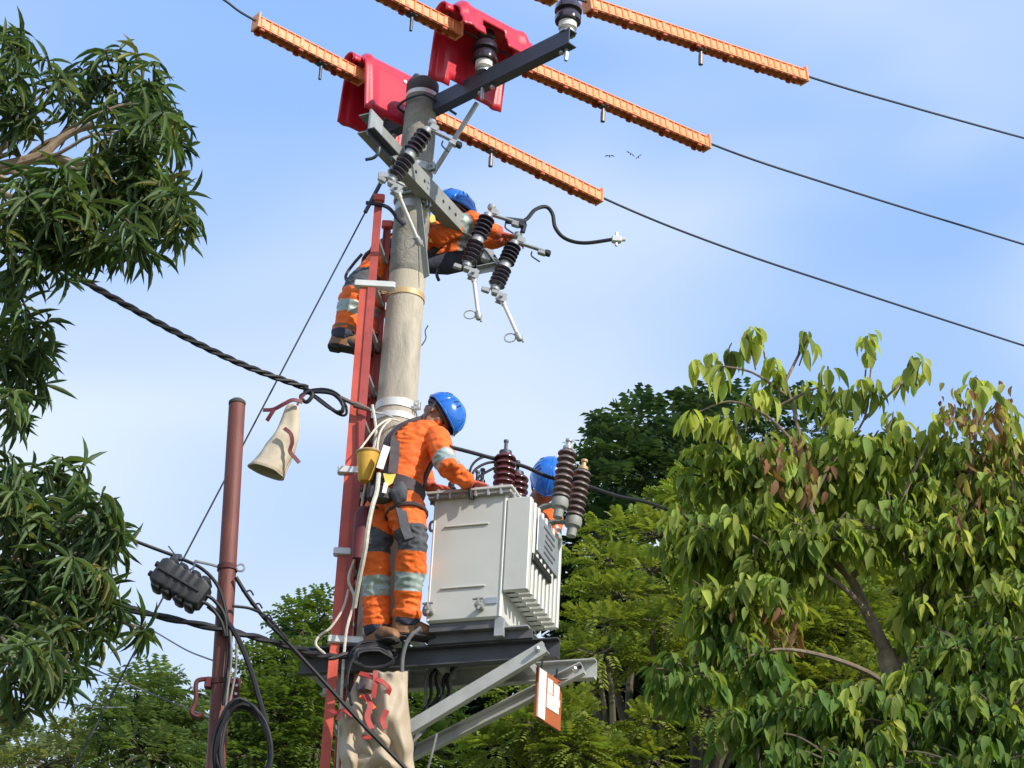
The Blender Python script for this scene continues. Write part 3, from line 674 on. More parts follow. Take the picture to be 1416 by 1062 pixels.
# cables across the bushings
hv = [((622, 618, 11.40), (650, 625, 11.5), (690, 636, 11.6), (725, 645, 11.70), (760, 660, 11.8), (800, 668, 11.9), (850, 685, 12.2), (905, 698, 13.0), (960, 725, 15.0), (1005, 760, 17.0))]
mb = MB(); mb.tube(spline(pp(*hv[0]), 6), .0115, 7); c = mb.build('line_cable', 'cable', None, loc=P(760, 660, 11.8)); tag(c, 'black cable running from the bent worker past the bushings towards the trees', 'cable')
for k, (q, lab) in enumerate(((((692, 634, 11.6), (668, 632, 11.55), (652, 645, 11.5), (649, 668, 11.5), (650, 690, 11.5)), 'black bushing lead with the widest arc onto the tank lid'), (((700, 640, 11.62), (675, 640, 11.58), (655, 652, 11.55), (651, 675, 11.52), (652, 690, 11.5)), 'middle black bushing lead bending down onto the tank lid'), (((700, 642, 11.62), (682, 648, 11.58), (662, 660, 11.56), (655, 676, 11.55), (655, 690, 11.52)), 'tightest black bushing lead bending down onto the tank lid'))):
    mb = MB(); mb.tube(spline(pp(*q), 6), .0075, 6); c = mb.build('bushing_lead', 'cable', None, loc=P(*q[-1])); tag(c, lab, 'cable', 'bushing leads')
# low voltage cables hanging below the tank
for k in range(7):
    a = tp_(.06+.035*k, D_*.5+.05*(k % 3), -.03); x = 592+6*k; jj = random.uniform
    q = spline([a, P(x+jj(-4, 4), 930, 11.9), P(x-4+jj(-8, 8), 965, 11.92), P(578+jj(-8, 12), 1005, 11.9), P(566+jj(-5, 5), 1035+6*k, 11.88), P(560+2*k, 1090, 11.88)], 6)
    mb = MB(); mb.tube(q, .010, 6); c = mb.build('service_cable', 'cable' if k % 3 else 'cable_grey', None, loc=q[-1]); tag(c, 'service cable looping from under the transformer to the pole' if k % 3 else 'grey service cable looping from under the transformer to the pole', 'cable', 'black service cables' if k % 3 else 'grey service cables')
# hanging sign
sA, sB, sC, sD = (743, 922), (775, 942), (776, 1016), (741, 991)
Yn = 11.60
s0 = P(*sA, Yn); s3 = P(*sD, Yn)
sx_ = V((math.cos(R_(58)), math.sin(R_(58)), 0)); sw = .26; sh = (s0.z-s3.z)*1.0
sg = thing('hanging_sign', 'small brown and white board sign hanging under the platform beam end', 'sign', s3)
sn = sx_.cross(tz); SM = basis(sx_, -sn, tz)
c = s0 + sx_*sw/2 - tz*sh/2
mb = MB(); mb.box(c, (sw, .016, sh), SM, bev=.002); bd = mb.build('board', 'sign_brown', sg)
mb = MB(); mb.box(s0+sx_*.045-tz*sh/2+sn*.010, (.075, .004, sh*.97), SM); mb.build('white_panel', 'sign_white', bd)
for xx, zz, ww, hh in ((.125, .25, .055, .080), (.195, .28, .060, .080), (.165, .48, .140, .040), (.160, .63, .130, .040)):
    mb = MB(); mb.box(s0+sx_*xx-tz*sh*zz+sn*.010, (ww, .004, hh), SM); mb.build('white_mark', 'sign_white', bd)
mb = MB(); 
for x in (.05, sw-.05): mb.tube([s0+sx_*x-tz*.01, s0+sx_*x+tz*.06], .006, 6)
mb.build('hanger', 'wire', sg)
# ================================================================ rusty pole and telecom gear
RY = 11.0
r_t = P(328, 557, RY); r_b = P(299, 1050, RY); rd = (r_t-r_b).normalized(); r_g = r_b - rd*(r_b.z/rd.z)
rp = thing('steel_pole', 'thin rusty red steel telecom pole standing left of the ladder', 'utility pole', r_g)
mb = MB(); mb.tube([r_g-rd*.2, r_t-rd*1.1, r_t-rd*.02, r_t], [.062, .046, .044, .036], 18); mb.build('shaft', 'rust_pole', rp)
mb = MB(); mb.lathe([(.043, -.012), (.046, -.01), (.046, .004), (.03, .018), (.01, .02)], r_t, rd, 16); mb.build('cap', 'cap_dark', rp)
def ron(y): 
    q = P(313, y, RY); t = (q.z-r_g.z)/rd.z; return r_g+rd*t
for y in (786, 945):
    c = ron(y); mb = MB(); mb.lathe([(.05, -.014), (.053, -.014), (.053, .014), (.05, .014)], c, rd, 18); mb.build('band', 'rust', rp)
c = ron(960)
mb = MB()                                     # S-shaped left bracket and perforated right flange
e = V((-1, -.15, 0)).normalized()
mb.tube(spline([c+e*.05+V((0, 0, .07)), c+e*.10+V((0, 0, .065)), c+e*.125+V((0, 0, .04)), c+e*.115+V((0, 0, -.05)), c+e*.13+V((0, 0, -.11)), c+e*.10+V((0, 0, -.13)), c+e*.075+V((0, 0, -.11))], 5), .012, 7)
mb.box(c+e*.062+V((0, 0, .05)), (.04, .04, .06), bev=.006); mb.build('hook_bracket', 'rust', rp)
mb = MB(); f = V((1, -.1, 0)).normalized(); mb.box(c+f*.075+V((0, 0, .0)), (.045, .012, .17), bev=.004); mb.box(c+f*.05+V((0, 0, .06)), (.05, .05, .03), bev=.004); mb.build('flange', 'rust', rp)
mb = MB()
for k in range(3): mb.lathe([(.008, 0), (.008, .003)], c+f*.08+V((0, -.0065, .045-.045*k)), V((0, -1, 0)), 8)
mb.build('bolt_hole', 'sign_white', rp)
c = ron(786); mb = MB(); mb.tube([c+V((.05, -.02, 0))+V((math.cos(a), 0, math.sin(a)))*.02+V((.02, 0, 0)) for a in np.linspace(0, 2*math.pi, 11)[:-1]], .006, 6, closed=True); mb.tube(spline([c+V((-.05, -.02, 0)), c+V((-.09, -.02, .01)), c+V((-.15, -.02, .02)), c+V((-.17, -.02, .025))], 4), .008, 6); mb.build('eye_hook', 'galv', rp)

def cable(name, pts, r, label, m_='cable', cat='cable', grp=None, tw=None, n=7):
    pth = spline(pp(*pts), n)
    if tw: mb = twist(pth, r, tw[0], tw[1], tw[2])
    else: mb = MB(); mb.tube(pth, r, 7)
    c = mb.build(name, m_, None, loc=pth[0]); return tag(c, label, cat, grp)
cable('service_drop_cable', [(-160, 262, 10.2), (-40, 312, 10.4), (60, 356, 10.6), (150, 408, 10.85), (250, 463, 11.15), (340, 506, 11.45), (425, 537, 11.7)], .010, 'thick twisted black cable sagging from the left tree to the ladder', tw=(.0105, 3, 10), n=16)
mb = MB()
for k in range(5):                            # loops where the twisted cable is tied off
    a0, b0 = random.uniform(.8, 1.1), random.uniform(.8, 1.15); q = []
    for j in range(14):
        a = 2*math.pi*j/14; q.append(P(450+26*a0*math.cos(a)+5*math.sin(a)*k*.4, 552+(15*b0+2*k)*math.sin(a)*(.55+.45*math.cos(a)) + 10*math.cos(a), 11.68+.012*k))
    mb.tube(spline(q+[q[0]], 3), .0085, 6)
mb.tube(spline(pp((420, 536, 11.68), (432, 545, 11.66), (424, 556, 11.66), (416, 548, 11.66), (430, 540, 11.66)), 5), .012, 6)
c = mb.build('cable_coil', 'cable', None, loc=P(450, 552, 11.68)); tag(c, 'loose coil of black wire tied at the end of the twisted cable', 'cable')
t = thing('dead_end_clamp', 'small metal dead end clamp between the wire coil and the concrete pole', 'clamp', P(505, 563, 11.74))
mb = MB(); mb.tube(pp((470, 549, 11.72), (492, 560, 11.73)), .012, 7); mb.tube(pp((490, 559, 11.73), (512, 567, 11.74)), [.022, .012], 8); mb.build('wedge', 'arrester_grey', t)
mb = MB(); mb.tube(spline(pp((510, 566, 11.74), (522, 571, 11.76), (530, 572, 11.80), (543, 577, 11.86)), 4), .007, 6); mb.build('bail', 'galv', t)
cable('telecom_cable', [(-150, 612, 10.2), (0, 673, 10.5), (120, 722, 10.75), (205, 755, 10.88), (247, 771, 10.93), (280, 787, 10.94), (302, 812, 10.94), (313, 850, 10.93), (316, 885, 10.93), (312, 930, 10.93), (309, 975, 10.93)], .0095, 'black cable entering from the left tree, bending down the rusty pole')
cable('telecom_cable', [(326, 798, 10.95), (345, 828, 11.0), (372, 862, 11.1), (402, 893, 11.2), (450, 945, 11.3), (500, 1000, 11.35), (560, 1062, 11.4), (640, 1150, 11.5)], .011, 'straight black cable crossing in front of the ladder towards the beige blanket')
cable('telecom_cable', [(-160, 716, 10.5), (0, 778, 10.7), (70, 808, 10.78), (140, 831, 10.85), (220, 852, 10.9), (305, 870, 10.92), (365, 884, 11.1), (420, 900, 11.4), (452, 908, 11.6), (490, 905, 11.66), (520, 900, 11.66)], .013, 'thick sagging black cable bundle crossing the rusty pole below the splice case', tw=(.008, 2, 9))
cable('telecom_cable', [(322, 838, 10.94), (348, 842, 11.0), (372, 856, 11.1), (398, 886, 11.18)], .008, 'short black tie cable arching right from the rusty pole')
cable('telecom_cable', [(288, 838, 10.92), (312, 858, 10.92), (330, 885, 10.92), (348, 930, 10.92), (358, 965, 10.92), (368, 1000, 10.93)], .014, 'thick black cable bowing right into the coil on the rusty pole')
cable('telecom_cable', [(318, 868, 10.92), (320, 910, 10.91), (314, 960, 10.9), (309, 1000, 10.9)], .006, 'thin grey cable strapped down the front of the rusty pole', 'cable_grey')
cable('telecom_cable', [(327, 880, 10.92), (326, 925, 10.91), (318, 970, 10.9), (311, 1005, 10.9)], .006, 'thin pale cable leaning across the front of the rusty pole', 'cable_grey')
cable('drop_wire', [(-60, 868, 12.5), (30, 890, 12.5), (90, 908, 12.5), (150, 934, 12.5), (215, 962, 12.5), (270, 984, 12.4), (310, 1000, 11.1)], .0045, 'thin grey drop wire sagging lowest over the left bushes', 'cable_grey', 'wire')
cable('drop_wire', [(150, 836, 11.8), (195, 862, 11.7), (225, 880, 11.6), (260, 900, 11.4), (296, 914, 11.05)], .0045, 'thin grey drop wire reaching the rusty pole below the splice case', 'cable_grey', 'wire')
cable('drop_wire', [(-40, 925, 13), (50, 962, 13), (90, 972, 13), (130, 978, 13.2), (175, 978, 15)], .0045, 'thin grey drop wire dipping behind the mango leaves', 'cable_grey', 'wire')
for k in range(5):                            # tendrils
    pass
mb = MB()
for (x, y) in ((340, 820), (352, 838), (366, 854), (376, 868)):
    q = P(x, y, 10.98+.002*(x-326)); mb.tube(spline([q+V((-.03, 0, .03)), q+V((-.01, -.01, .0)), q+V((.02, 0, .015)), q+V((.04, 0, -.01))], 3), .005, 5)
c = mb.build('tie_wire', 'cable', None, loc=P(352, 838, 11)); tag(c, 'twisted tie wire ends on the cable beside the rusty pole', 'wire')
# cable coil on the rusty pole
mb = MB()
for k in range(6):
    cx, cy = 335+random.uniform(-3, 3), 1030+random.uniform(-4, 4); ax_, ay = 38+random.uniform(-4, 6), 60+random.uniform(-5, 8); ph = random.uniform(0, 1)
    q = [P(cx+ax_*math.cos(a)+4*math.sin(2*a+ph), cy+ay*math.sin(a), 10.87+.02*math.sin(a*2+ph*6)) for a in np.linspace(0, 2*math.pi, 25)[:-1]]
    mb.tube(q, .0095, 6, closed=True)
c = mb.build('cable_coil', 'cable', None, loc=P(335, 1090, 10.87)); tag(c, 'large round coil of black cable hung on the rusty pole', 'cable')
# splice closure
s0, s1 = P(222, 792, 10.86), P(276, 824, 10.86); sd = (s1-s0).normalized(); su = V((0, 0, 1)); su = (su-sd*su.dot(sd)).normalized(); sf = sd.cross(su)
sc = thing('splice_case', 'ribbed dark grey cable splice case hanging left of the rusty pole', 'splice case', (s0+s1)/2-V((0, 0, .08)))
SMx = basis(sd, sf, su); L = (s1-s0).length
def rr_prof(a, b, k=.3):
    c_ = min(a, b)*k; o = []
    for sx_2, sy, a0 in ((1, 1, 0), (-1, 1, 90), (-1, -1, 180), (1, -1, 270)):
        for i in range(4):
            th = R_(a0+30*i); o.append((sx_2*(a-c_)+math.cos(th)*c_, sy*(b-c_)+math.sin(th)*c_))
    return o
mb = MB(); n = 16; vs = []; fs = []
st = [(-.02, .05, .062), (.0, .062, .074), (.04, .064, .078), (.05, .060, .072), (.07, .060, .072), (.08, .064, .078)]
x = .08
while x < L-.04:
    st += [(x+.012, .064, .078), (x+.02, .059, .071), (x+.036, .059, .071), (x+.044, .064, .078)]; x += .044
st += [(L, .062, .074), (L+.03, .048, .058)]
for (x, a, b) in st:
    vs += [s0+sd*x+sf*p_+su*q_ for p_, q_ in rr_prof(a, b)]
for i in range(len(st)-1):
    for j in range(n): fs.append((i*n+j, i*n+(j+1) % n, (i+1)*n+(j+1) % n, (i+1)*n+j))
fs += [tuple(range(n-1, -1, -1)), tuple((len(st)-1)*n+j for j in range(n))]
mb.add(vs, fs); mb.build('shell', 'closure', sc)
for x in (.03, L*.38, L*.70, L*.95):
    for s_ in (-1, 1):
        mb = MB(); mb.box(s0+sd*x+su*s_*.080, (.05, .10, .030), SMx, bev=.008); mb.build('latch', 'closure', sc)
mb = MB(); mb.box(s0+sd*L/2, (L*1.02, .142, .014), SMx, bev=.003); mb.build('seam', 'closure', sc)
mb = MB(); c = s0-sd*.018; mb.lathe([(.016, 0), (.016, .03)], c+su*.03, -sd, 10); mb.lathe([(.016, 0), (.016, .03)], c-su*.03, -sd, 10); mb.build('port', 'black_plate', sc)
mb = MB()
for x, y in ((243, 772), (268, 783)):
    a = P(x, y, 10.9); b_ = s0+sd*((a-s0).dot(sd))+su*.08; mb.tube(spline([a+V((0, 0, .02)), a.lerp(b_, .5)+V((.015, -.01, 0)), b_], 4), .006, 6)
q = P(245, 771, 10.93); mb.box(q, (.05, .03, .035), bev=.005); mb.tube([q, P(233, 755, 10.93)], .004, 5); mb.build('hanger', 'galv_dark', sc)
mb = MB(); mb.tube(spline([s1+sd*.02-su*.02, P(290, 838, 10.88), P(305, 858, 10.9), P(312, 880, 10.92)], 5), .0095, 7); mb.tube(spline([s1+sd*.02+su*.02, P(296, 830, 10.88), P(310, 850, 10.9), P(314, 880, 10.92)], 5), .0095, 7); mb.build('tail_cable', 'cable', sc)

# ================================================================ canvas sleeve hanging from the twisted cable
top = P(407, 563, 11.62); bot = P(368, 652, 11.62)
cs = thing('canvas_sleeve', 'cream canvas insulating sleeve with maroon straps hanging by the wire coil', 'sleeve', bot)
ax = (bot-top); Ls = ax.length; ax.normalize(); e1 = ax.cross(V((0, 1, 0))).normalized(); e1 = e1 if e1.x > 0 else -e1; e2 = ax.cross(e1)
def fn(u_, v_):
    a = 2*math.pi*u_; w_ = .032+.068*v_**.8; dd = .028+.045*v_
    q = top+ax*Ls*(v_*1.0) + e1*math.cos(a)*w_*(1+.10*math.sin(3*a+4*v_)) + e2*math.sin(a)*dd*(1+.12*math.sin(2*a+3*v_))
    q += e1*(.02*math.sin(v_*3.2)) ; q += (e1*math.cos(a)+e2*math.sin(a))*.012*noise.noise(V((math.cos(a)*1.5, math.sin(a)*1.5, v_*4)))
    return q
mb = MB(); mb.grid(fn, 40, 24); mb.build('tube', 'canvas', cs, solid=.006)
mb = MB(); mb.tube([fn(i/40, .995) for i in range(40)], .006, 5, closed=True); mb.build('hem', 'canvas', cs)
def strap(pts, m_, r=.011, nm='strap', par=None):
    mb = MB(); mb.sweep(spline([P(*q) for q in pts], 5), [(-r, -.003), (r, -.003), (r, .003), (-r, .003)], up=V((.2, -1, .1))); return mb.build(nm, m_, par)
strap(((418, 556, 11.56), (405, 553, 11.54), (392, 559, 11.54), (378, 566, 11.56), (364, 567, 11.58)), 'strap_maroon', par=cs)
strap(((379, 566, 11.555), (374, 574, 11.56), (369, 582, 11.57)), 'strap_maroon', par=cs)
strap(((393, 592, 11.52), (402, 600, 11.52), (404, 612, 11.53), (401, 624, 11.54), (408, 633, 11.55), (414, 640, 11.56)), 'strap_maroon', par=cs)
mb = MB(); mb.tube(spline(pp((410, 562, 11.6), (415, 553, 11.62), (422, 545, 11.66), (428, 540, 11.68)), 4), .007, 6); mb.build('hook_cord', 'strap_maroon', cs)

# ================================================================ beige blankets under the platform
def cloth(name, corners, label, Yb, bul, grp=None, folds=5, seed=0, strp=()):
    TL, TR, BL, BR = corners
    base = P((BL[0]+BR[0])/2, (BL[1]+BR[1])/2, Yb)
    t = thing(name, label, 'blanket', base, grp)
    def fn(u_, v_):
        x = (TL[0]*(1-u_)+TR[0]*u_)*(1-v_)+(BL[0]*(1-u_)+BR[0]*u_)*v_; y = (TL[1]*(1-u_)+TR[1]*u_)*(1-v_)+(BL[1]*(1-u_)+BR[1]*u_)*v_
        fo = math.sin(u_*math.pi*folds+seed+1.2*math.sin(v_*3))*(.012+.030*v_)
        n_ = noise.noise(V((u_*3+seed, v_*4, seed)))*.05
        return P(x+noise.noise(V((v_*5, seed, 1)))*4, y+noise.noise(V((u_*5, seed, 7)))*4, Yb-bul*math.sin(math.pi*min(1, u_*.9+.05))*math.sin(math.pi*min(1, .25+v_*.6))+fo+n_)
    mb = MB(); mb.grid(fn, 36, 36); mb.build('sheet', 'blanket', t, solid=.007)
    return t
bl = cloth('insulating_blanket', ((468, 990), (497, 932), (474, 1090), (545, 1090)), 'beige insulating blanket hanging in folds against the ladder foot side', 11.62, .10, 'blankets hung below the platform', 4, 1.0)
strap(((456, 982, 11.56), (466, 986, 11.52), (476, 982, 11.50), (488, 990, 11.50)), 'strap_red', par=bl, r=.012); strap(((478, 978, 11.50), (470, 990, 11.5), (466, 996, 11.5)), 'strap_maroon', par=bl)
b2 = cloth('insulating_blanket', ((516, 926), (562, 930), (520, 1090), (574, 1066)), 'beige insulating blanket beside the brace foot with red straps', 11.56, .12, 'blankets hung below the platform', 3, 2.3)
b3 = cloth('insulating_blanket', ((490, 1010), (545, 1000), (492, 1095), (575, 1075)), 'beige insulating blanket sagging lowest between the other two', 11.58, .12, 'blankets hung below the platform', 3, 4.1)
strap(((497, 931, 11.46), (508, 934, 11.44), (518, 938, 11.42), (530, 944, 11.42), (538, 952, 11.43), (536, 960, 11.44)), 'strap_red', par=b2, r=.013)
strap(((519, 928, 11.42), (519, 945, 11.42), (516, 965, 11.43)), 'strap_red', par=b2, r=.013)
strap(((505, 960, 11.46), (512, 975, 11.44), (508, 992, 11.43), (514, 1008, 11.43)), 'strap_red', par=b2, r=.015)
strap(((535, 982, 11.42), (529, 996, 11.42), (533, 1008, 11.42)), 'strap_red', par=b2, r=.014)
strap(((498, 962, 11.47), (508, 968, 11.46), (518, 980, 11.45)), 'orange_cloth', par=b2, r=.010)
strap(((500, 1018, 11.46), (510, 1020, 11.46), (516, 1012, 11.46)), 'strap_red', par=b3, r=.010)
mb = MB()
for k in range(6):                            # black hose loops above the blankets
    q = [P(516+random.uniform(-4, 4)+(26+k)*math.cos(a), 912+random.uniform(-1, 1)+(12+1.2*k)*math.sin(a)-3*k*.4, 11.58+.03*math.cos(a)+.012*k) for a in np.linspace(0, 2*math.pi, 17)[:-1]]
    mb.tube(spline(q+[q[0]], 2), .009, 6)
mb.tube(spline(pp((492, 905, 11.56), (484, 920, 11.54), (480, 945, 11.52), (486, 975, 11.5)), 5), .008, 6)
c = mb.build('hose_loop', 'cable', None, loc=P(516, 920, 11.58)); tag(c, 'tangled black hose loops lying on the platform at the worker boots', 'hose')
mb = MB(); mb.tube(spline(pp((558, 960, 11.62), (556, 920, 11.6), (560, 895, 11.58), (568, 880, 11.57), (582, 868, 11.57)), 6), .011, 7); c = mb.build('hose_loop', 'cable_grey', None, loc=P(558, 960, 11.62)); tag(c, 'grey hose rising from the blankets past the boots', 'hose')
mb = MB(); q = P(508, 945, 11.52); mb.lathe([(.02, -.05), (.042, -.045), (.045, .0), (.042, .045), (.02, .05)], q, (0.1, 0, 1), 14); c = mb.build('pulley', 'arrester_grey', None, loc=q); tag(c, 'grey round pulley block between the beige blankets', 'pulley')
mb = MB(); q0 = P(590, 1062, 11.5); mb.tube(spline([P(604, 1015, 11.7), P(598, 1040, 11.6), P(592, 1062, 11.6), P(585, 1090, 11.6)], 4), .006, 6); c = mb.build('drop_wire', 'cable_grey', None, loc=q0); tag(c, 'thin grey wire hanging from the lower platform brace', 'wire')
# birds
for (x, y, a, s_, lab) in ((843, 216, .2, 1, 'tiny distant dark bird gliding alone in the blue'), (872, 213, -.5, .9, 'tiny distant bird, wings raised, flying beside another'), (883, 217, .9, .9, 'tiny distant bird, wings drooped, flying beside another')):
    c = P(x, y, 60); k = 14*60/12/1000*s_*4.2
    ex_ = V((math.cos(a), .2, math.sin(a))).normalized(); uz = V((0, -.4, .9)).normalized()
    mb = MB()
    for s2 in (-1, 1):
        mb.add([c-V((0, .05, 0)), c+ex_*s2*k*.35+uz*k*.12, c+ex_*s2*k*.62-uz*k*.04, c+ex_*s2*k*.3-uz*k*.02, c+ex_*s2*k*.3+uz*k*.06+V((0, .04, 0))], [(0, 1, 3), (1, 2, 3), (0, 4, 1), (1, 4, 2)])
    mb.ell(c, (k*.07, k*.22, k*.07)); b = mb.build('bird', 'bird', None, loc=c, smooth=False); tag(b, lab, 'bird', 'distant birds')
# ================================================================ people
def loft(mb, st, seg=18, mi=0):
    """closed loft through (centre, axis1, axis2, r1, r2) rings"""
    vs = []; fs = []; n = len(st)
    for c, a, b, r1, r2 in st:
        for j in range(seg):
            th = 2*math.pi*j/seg; vs.append(V(c)+a*math.cos(th)*r1+b*math.sin(th)*r2)
    for i in range(n-1):
        for j in range(seg): k = (j+1) % seg; fs.append((i*seg+j, i*seg+k, (i+1)*seg+k, (i+1)*seg+j))
    fs += [tuple(range(seg-1, -1, -1)), tuple((n-1)*seg+j for j in range(seg))]
    return mb.add(vs, fs, mi)
def limb(mb, pts, rad, seg=14):
    """round-ended tapered limb"""
    pts = [V(q) for q in pts]; d0 = (pts[0]-pts[1]).normalized(); d1 = (pts[-1]-pts[-2]).normalized()
    P2 = [pts[0]+d0*rad[0]*.8, pts[0]+d0*rad[0]*.45]+pts+[pts[-1]+d1*rad[-1]*.45, pts[-1]+d1*rad[-1]*.8]
    R2 = [rad[0]*.5, rad[0]*.88]+list(rad)+[rad[-1]*.88, rad[-1]*.5]
    mb.tube(P2, R2, seg)
def hand(mb, wr, d, n, side, curl=.5, sc=1.0):
    """palm, four fingers and a thumb; d fingers' direction, n palm-facing normal, side = +1/-1 thumb side"""
    d = d.normalized(); n = (n-d*n.dot(d)).normalized(); s = d.cross(n)*side
    bones = []
    loft(mb, [(wr-d*.02, s, n, .026*sc, .020*sc), (wr+d*.015, s, n, .030*sc, .019*sc), (wr+d*.055*sc, s, n, .042*sc, .016*sc), (wr+d*.09*sc, s, n, .041*sc, .014*sc), (wr+d*.098*sc, s, n, .034*sc, .010*sc)], 14)
    bones.append((wr, wr+d*.09*sc, .038, .04))
    for k, (o, ln, fan) in enumerate(((.031, .070, .10), (.0105, .080, .03), (-.0105, .075, -.04), (-.031, .060, -.12))):
        b = wr+d*.086*sc+s*o*sc; v = (d+s*fan).normalized(); pts = [b]; a = curl*.35
        for q, f_ in enumerate((.42, .32, .26)):
            vv = (v*math.cos(a)+n*math.sin(a)).normalized(); pts.append(pts[-1]+vv*ln*f_*sc); a += curl*.55
        mb.tube([pts[0]-v*.015]+pts+[pts[-1]+(pts[-1]-pts[-2]).normalized()*.006], [.009*sc, .0092*sc, .0088*sc, .0082*sc, .0072*sc, .004*sc], 8); bones.append((pts[0], pts[-1], .012, .010))
    b = wr+d*.022*sc+s*.028*sc; v = (d*.65+s*.75+n*.25).normalized(); v2 = (d*.9+s*.25+n*.45*max(.3, curl)).normalized()
    pts = [b, b+v*.038*sc, b+v*.038*sc+v2*.028*sc, b+v*.038*sc+v2*.050*sc]; mb.tube([b-v*.012]+pts, [.013*sc, .0125*sc, .0105*sc, .0095*sc, .006*sc], 8); bones.append((pts[0], pts[-1], .014, .011))
    return bones
def seg_dist(C, a, b, ra, rb):
    a = np.array(a); b = np.array(b); ab = b-a; t = np.clip(((C-a)@ab)/max(ab@ab, 1e-9), 0, 1)
    return np.linalg.norm(C-(a+t[:, None]*ab), axis=1)-(ra+(rb-ra)*t), t
def person(label, J, grp, voxel=.0065, gloves=False, seed=0, extras=None):
    q = (J['anR']+J['anL'])/2; base = V((q.x, q.y, min(J['anR'].z, J['anL'].z)-.11))
    root = thing('person', label, 'person', base, grp)
    mb = MB(); B = []
    pel, nk = J['pelvis'], J['neck']; sp = (nk-pel); L = sp.length; s = sp.normalized()
    latp = (J['hipR']-J['hipL']).normalized(); latc = (J['shR']-J['shL']).normalized()
    bend = J.get('bend', V((0, 0, 0)))
    TS = [(-.17, .075, .07), (-.10, .145, .115), (0, .172, .128), (.14, .168, .124), (.30, .160, .118), (.48, .166, .122), (.66, .182, .128), (.80, .180, .118), (.92, .14, .09), (1.0, .075, .07), (1.06, .058, .06)]
    rings = []
    for t, w_, d_ in TS:
        tt = min(max(t, 0), 1); lat = latp.lerp(latc, tt).normalized(); c = pel+sp*t+bend*math.sin(math.pi*tt)
        fr = s.cross(lat).normalized(); lat2 = fr.cross(s).normalized(); rings.append((c, lat2, fr, w_*J.get('fat', 1), d_*J.get('fat', 1)))
    loft(mb, rings, 22); TR = rings
    B.append(('torso', rings[1][0], rings[4][0], .15, .14)); B.append(('torso', rings[4][0], rings[8][0], .14, .14))
    for S in 'RL':
        sh, el, wr = J['sh'+S], J['el'+S], J['wr'+S]
        limb(mb, [sh, sh.lerp(el, .35), el, el.lerp(wr, .3), wr], [.072, .066, .054, .054, .042])
        loft(mb, [(rings[7][0], sp.normalized(), (sh-rings[7][0]).orthogonal().normalized(), .06, .06)]+[(sh, s, (sh-el).orthogonal().normalized(), .06, .06)], 12) if False else mb.tube([rings[7][0].lerp(sh, .2), sh], [.075, .072], 12)
        B.append(('uarm', sh, el, .07, .056)); B.append(('farm', el, wr, .056, .042))
        hb = hand(mb, wr+(wr-el).normalized()*.015, J['hd'+S], J['hn'+S], J['ht'+S], J.get('curl'+S, .6))
        B += [('hand', *h_) for h_ in hb]
        hp, kn, an = J['hip'+S], J['kn'+S], J['an'+S]
        limb(mb, [hp, hp.lerp(kn, .4), kn, kn.lerp(an, .35), an], [.108, .100, .078, .078, .062])
        B.append(('thigh', hp, kn, .105, .078)); B.append(('shin', kn, an, .078, .062))
        fd = J['ft'+S].normalized(); limb(mb, [an-V((0, 0, .05)), an-V((0, 0, .055))+fd*.13], [.045, .035]); B.append(('foot', an-V((0, 0, .05)), an-V((0, 0, .06))+fd*.13, .045, .035))
    # head
    hc = J['head']; hu = J['hu'].normalized(); hf = J['hf']; hf = (hf-hu*hf.dot(hu)).normalized(); hr = hf.cross(hu); HM = basis(hr, hf, hu)
    hpnt = lambda x, y, z: hc + HM @ V((x, y, z))
    mb.tube([nk-s*.06, nk.lerp(hc, .5), hc-hu*.04-hf*.015], [.066, .056, .058], 14); B.append(('neck', nk.lerp(hc, .30), hc-hu*.06, .072, .07))
    mb.ell(hpnt(0, -.008, .025), (.077, .096, .092), HM, 20, 14); mb.ell(hpnt(0, .022, -.045), (.060, .070, .072), HM, 18, 12)
    mb.ell(hpnt(0, .062, -.092), (.028, .026, .022), HM); mb.ell(hpnt(0, .084, .018), (.050, .016, .012), HM)      # chin, brow
    mb.tube([hpnt(0, .086, .010), hpnt(0, .104, -.022), hpnt(0, .106, -.030)], [.008, .013, .014], 8); mb.ell(hpnt(0, .095, -.035), (.018, .014, .009), HM)
    mb.ell(hpnt(0, .084, -.058), (.024, .012, .006), HM); mb.ell(hpnt(0, .082, -.070), (.021, .012, .007), HM)           # lips
    for e in (-1, 1):
        mb.ell(hpnt(e*.045, .058, -.020), (.022, .022, .020), HM)                                                        # cheek
        mb.ell(hpnt(e*.078, -.012, -.012), (.010, .020, .032), HM)                                                      # ear
    B.append(('head', hpnt(0, .0, .03), hpnt(0, .02, -.06), .085, .065)); B.append(('face', hpnt(0, .06, .0), hpnt(0, .07, -.09), .05, .03))
    raw = mb.build('raw', 'skin', None); raw.modifiers.new('r', 'REMESH').mode = 'VOXEL'
    md = raw.modifiers['r']; md.voxel_size = voxel; md.adaptivity = 0
    ms = raw.modifiers.new('s', 'SMOOTH'); ms.factor = .5; ms.iterations = 3
    bpy.context.view_layer.update(); dg = bpy.context.evaluated_depsgraph_get()
    me = bpy.data.meshes.new_from_object(raw.evaluated_get(dg)); bpy.data.objects.remove(raw)
    n = len(me.vertices); co = np.empty(n*3, np.float32); me.vertices.foreach_get('co', co); co = co.reshape(-1, 3)
    no = np.empty(n*3, np.float32); me.vertices.foreach_get('normal', no); no = no.reshape(-1, 3)
    def classify(C):
        best = np.full(len(C), 1e9); bi = np.zeros(len(C), int); bt = np.zeros(len(C))
        for i, (nm, a, b, ra, rb) in enumerate(B):
            d, t = seg_dist(C, a, b, ra, rb); k = d < best; best[k] = d[k]; bi[k] = i; bt[k] = t[k]
        return bi, bt
    bi, bt = classify(co); cloth_ = np.array([nm in ('torso', 'uarm', 'farm', 'thigh', 'shin') for nm, *_ in B])[bi]
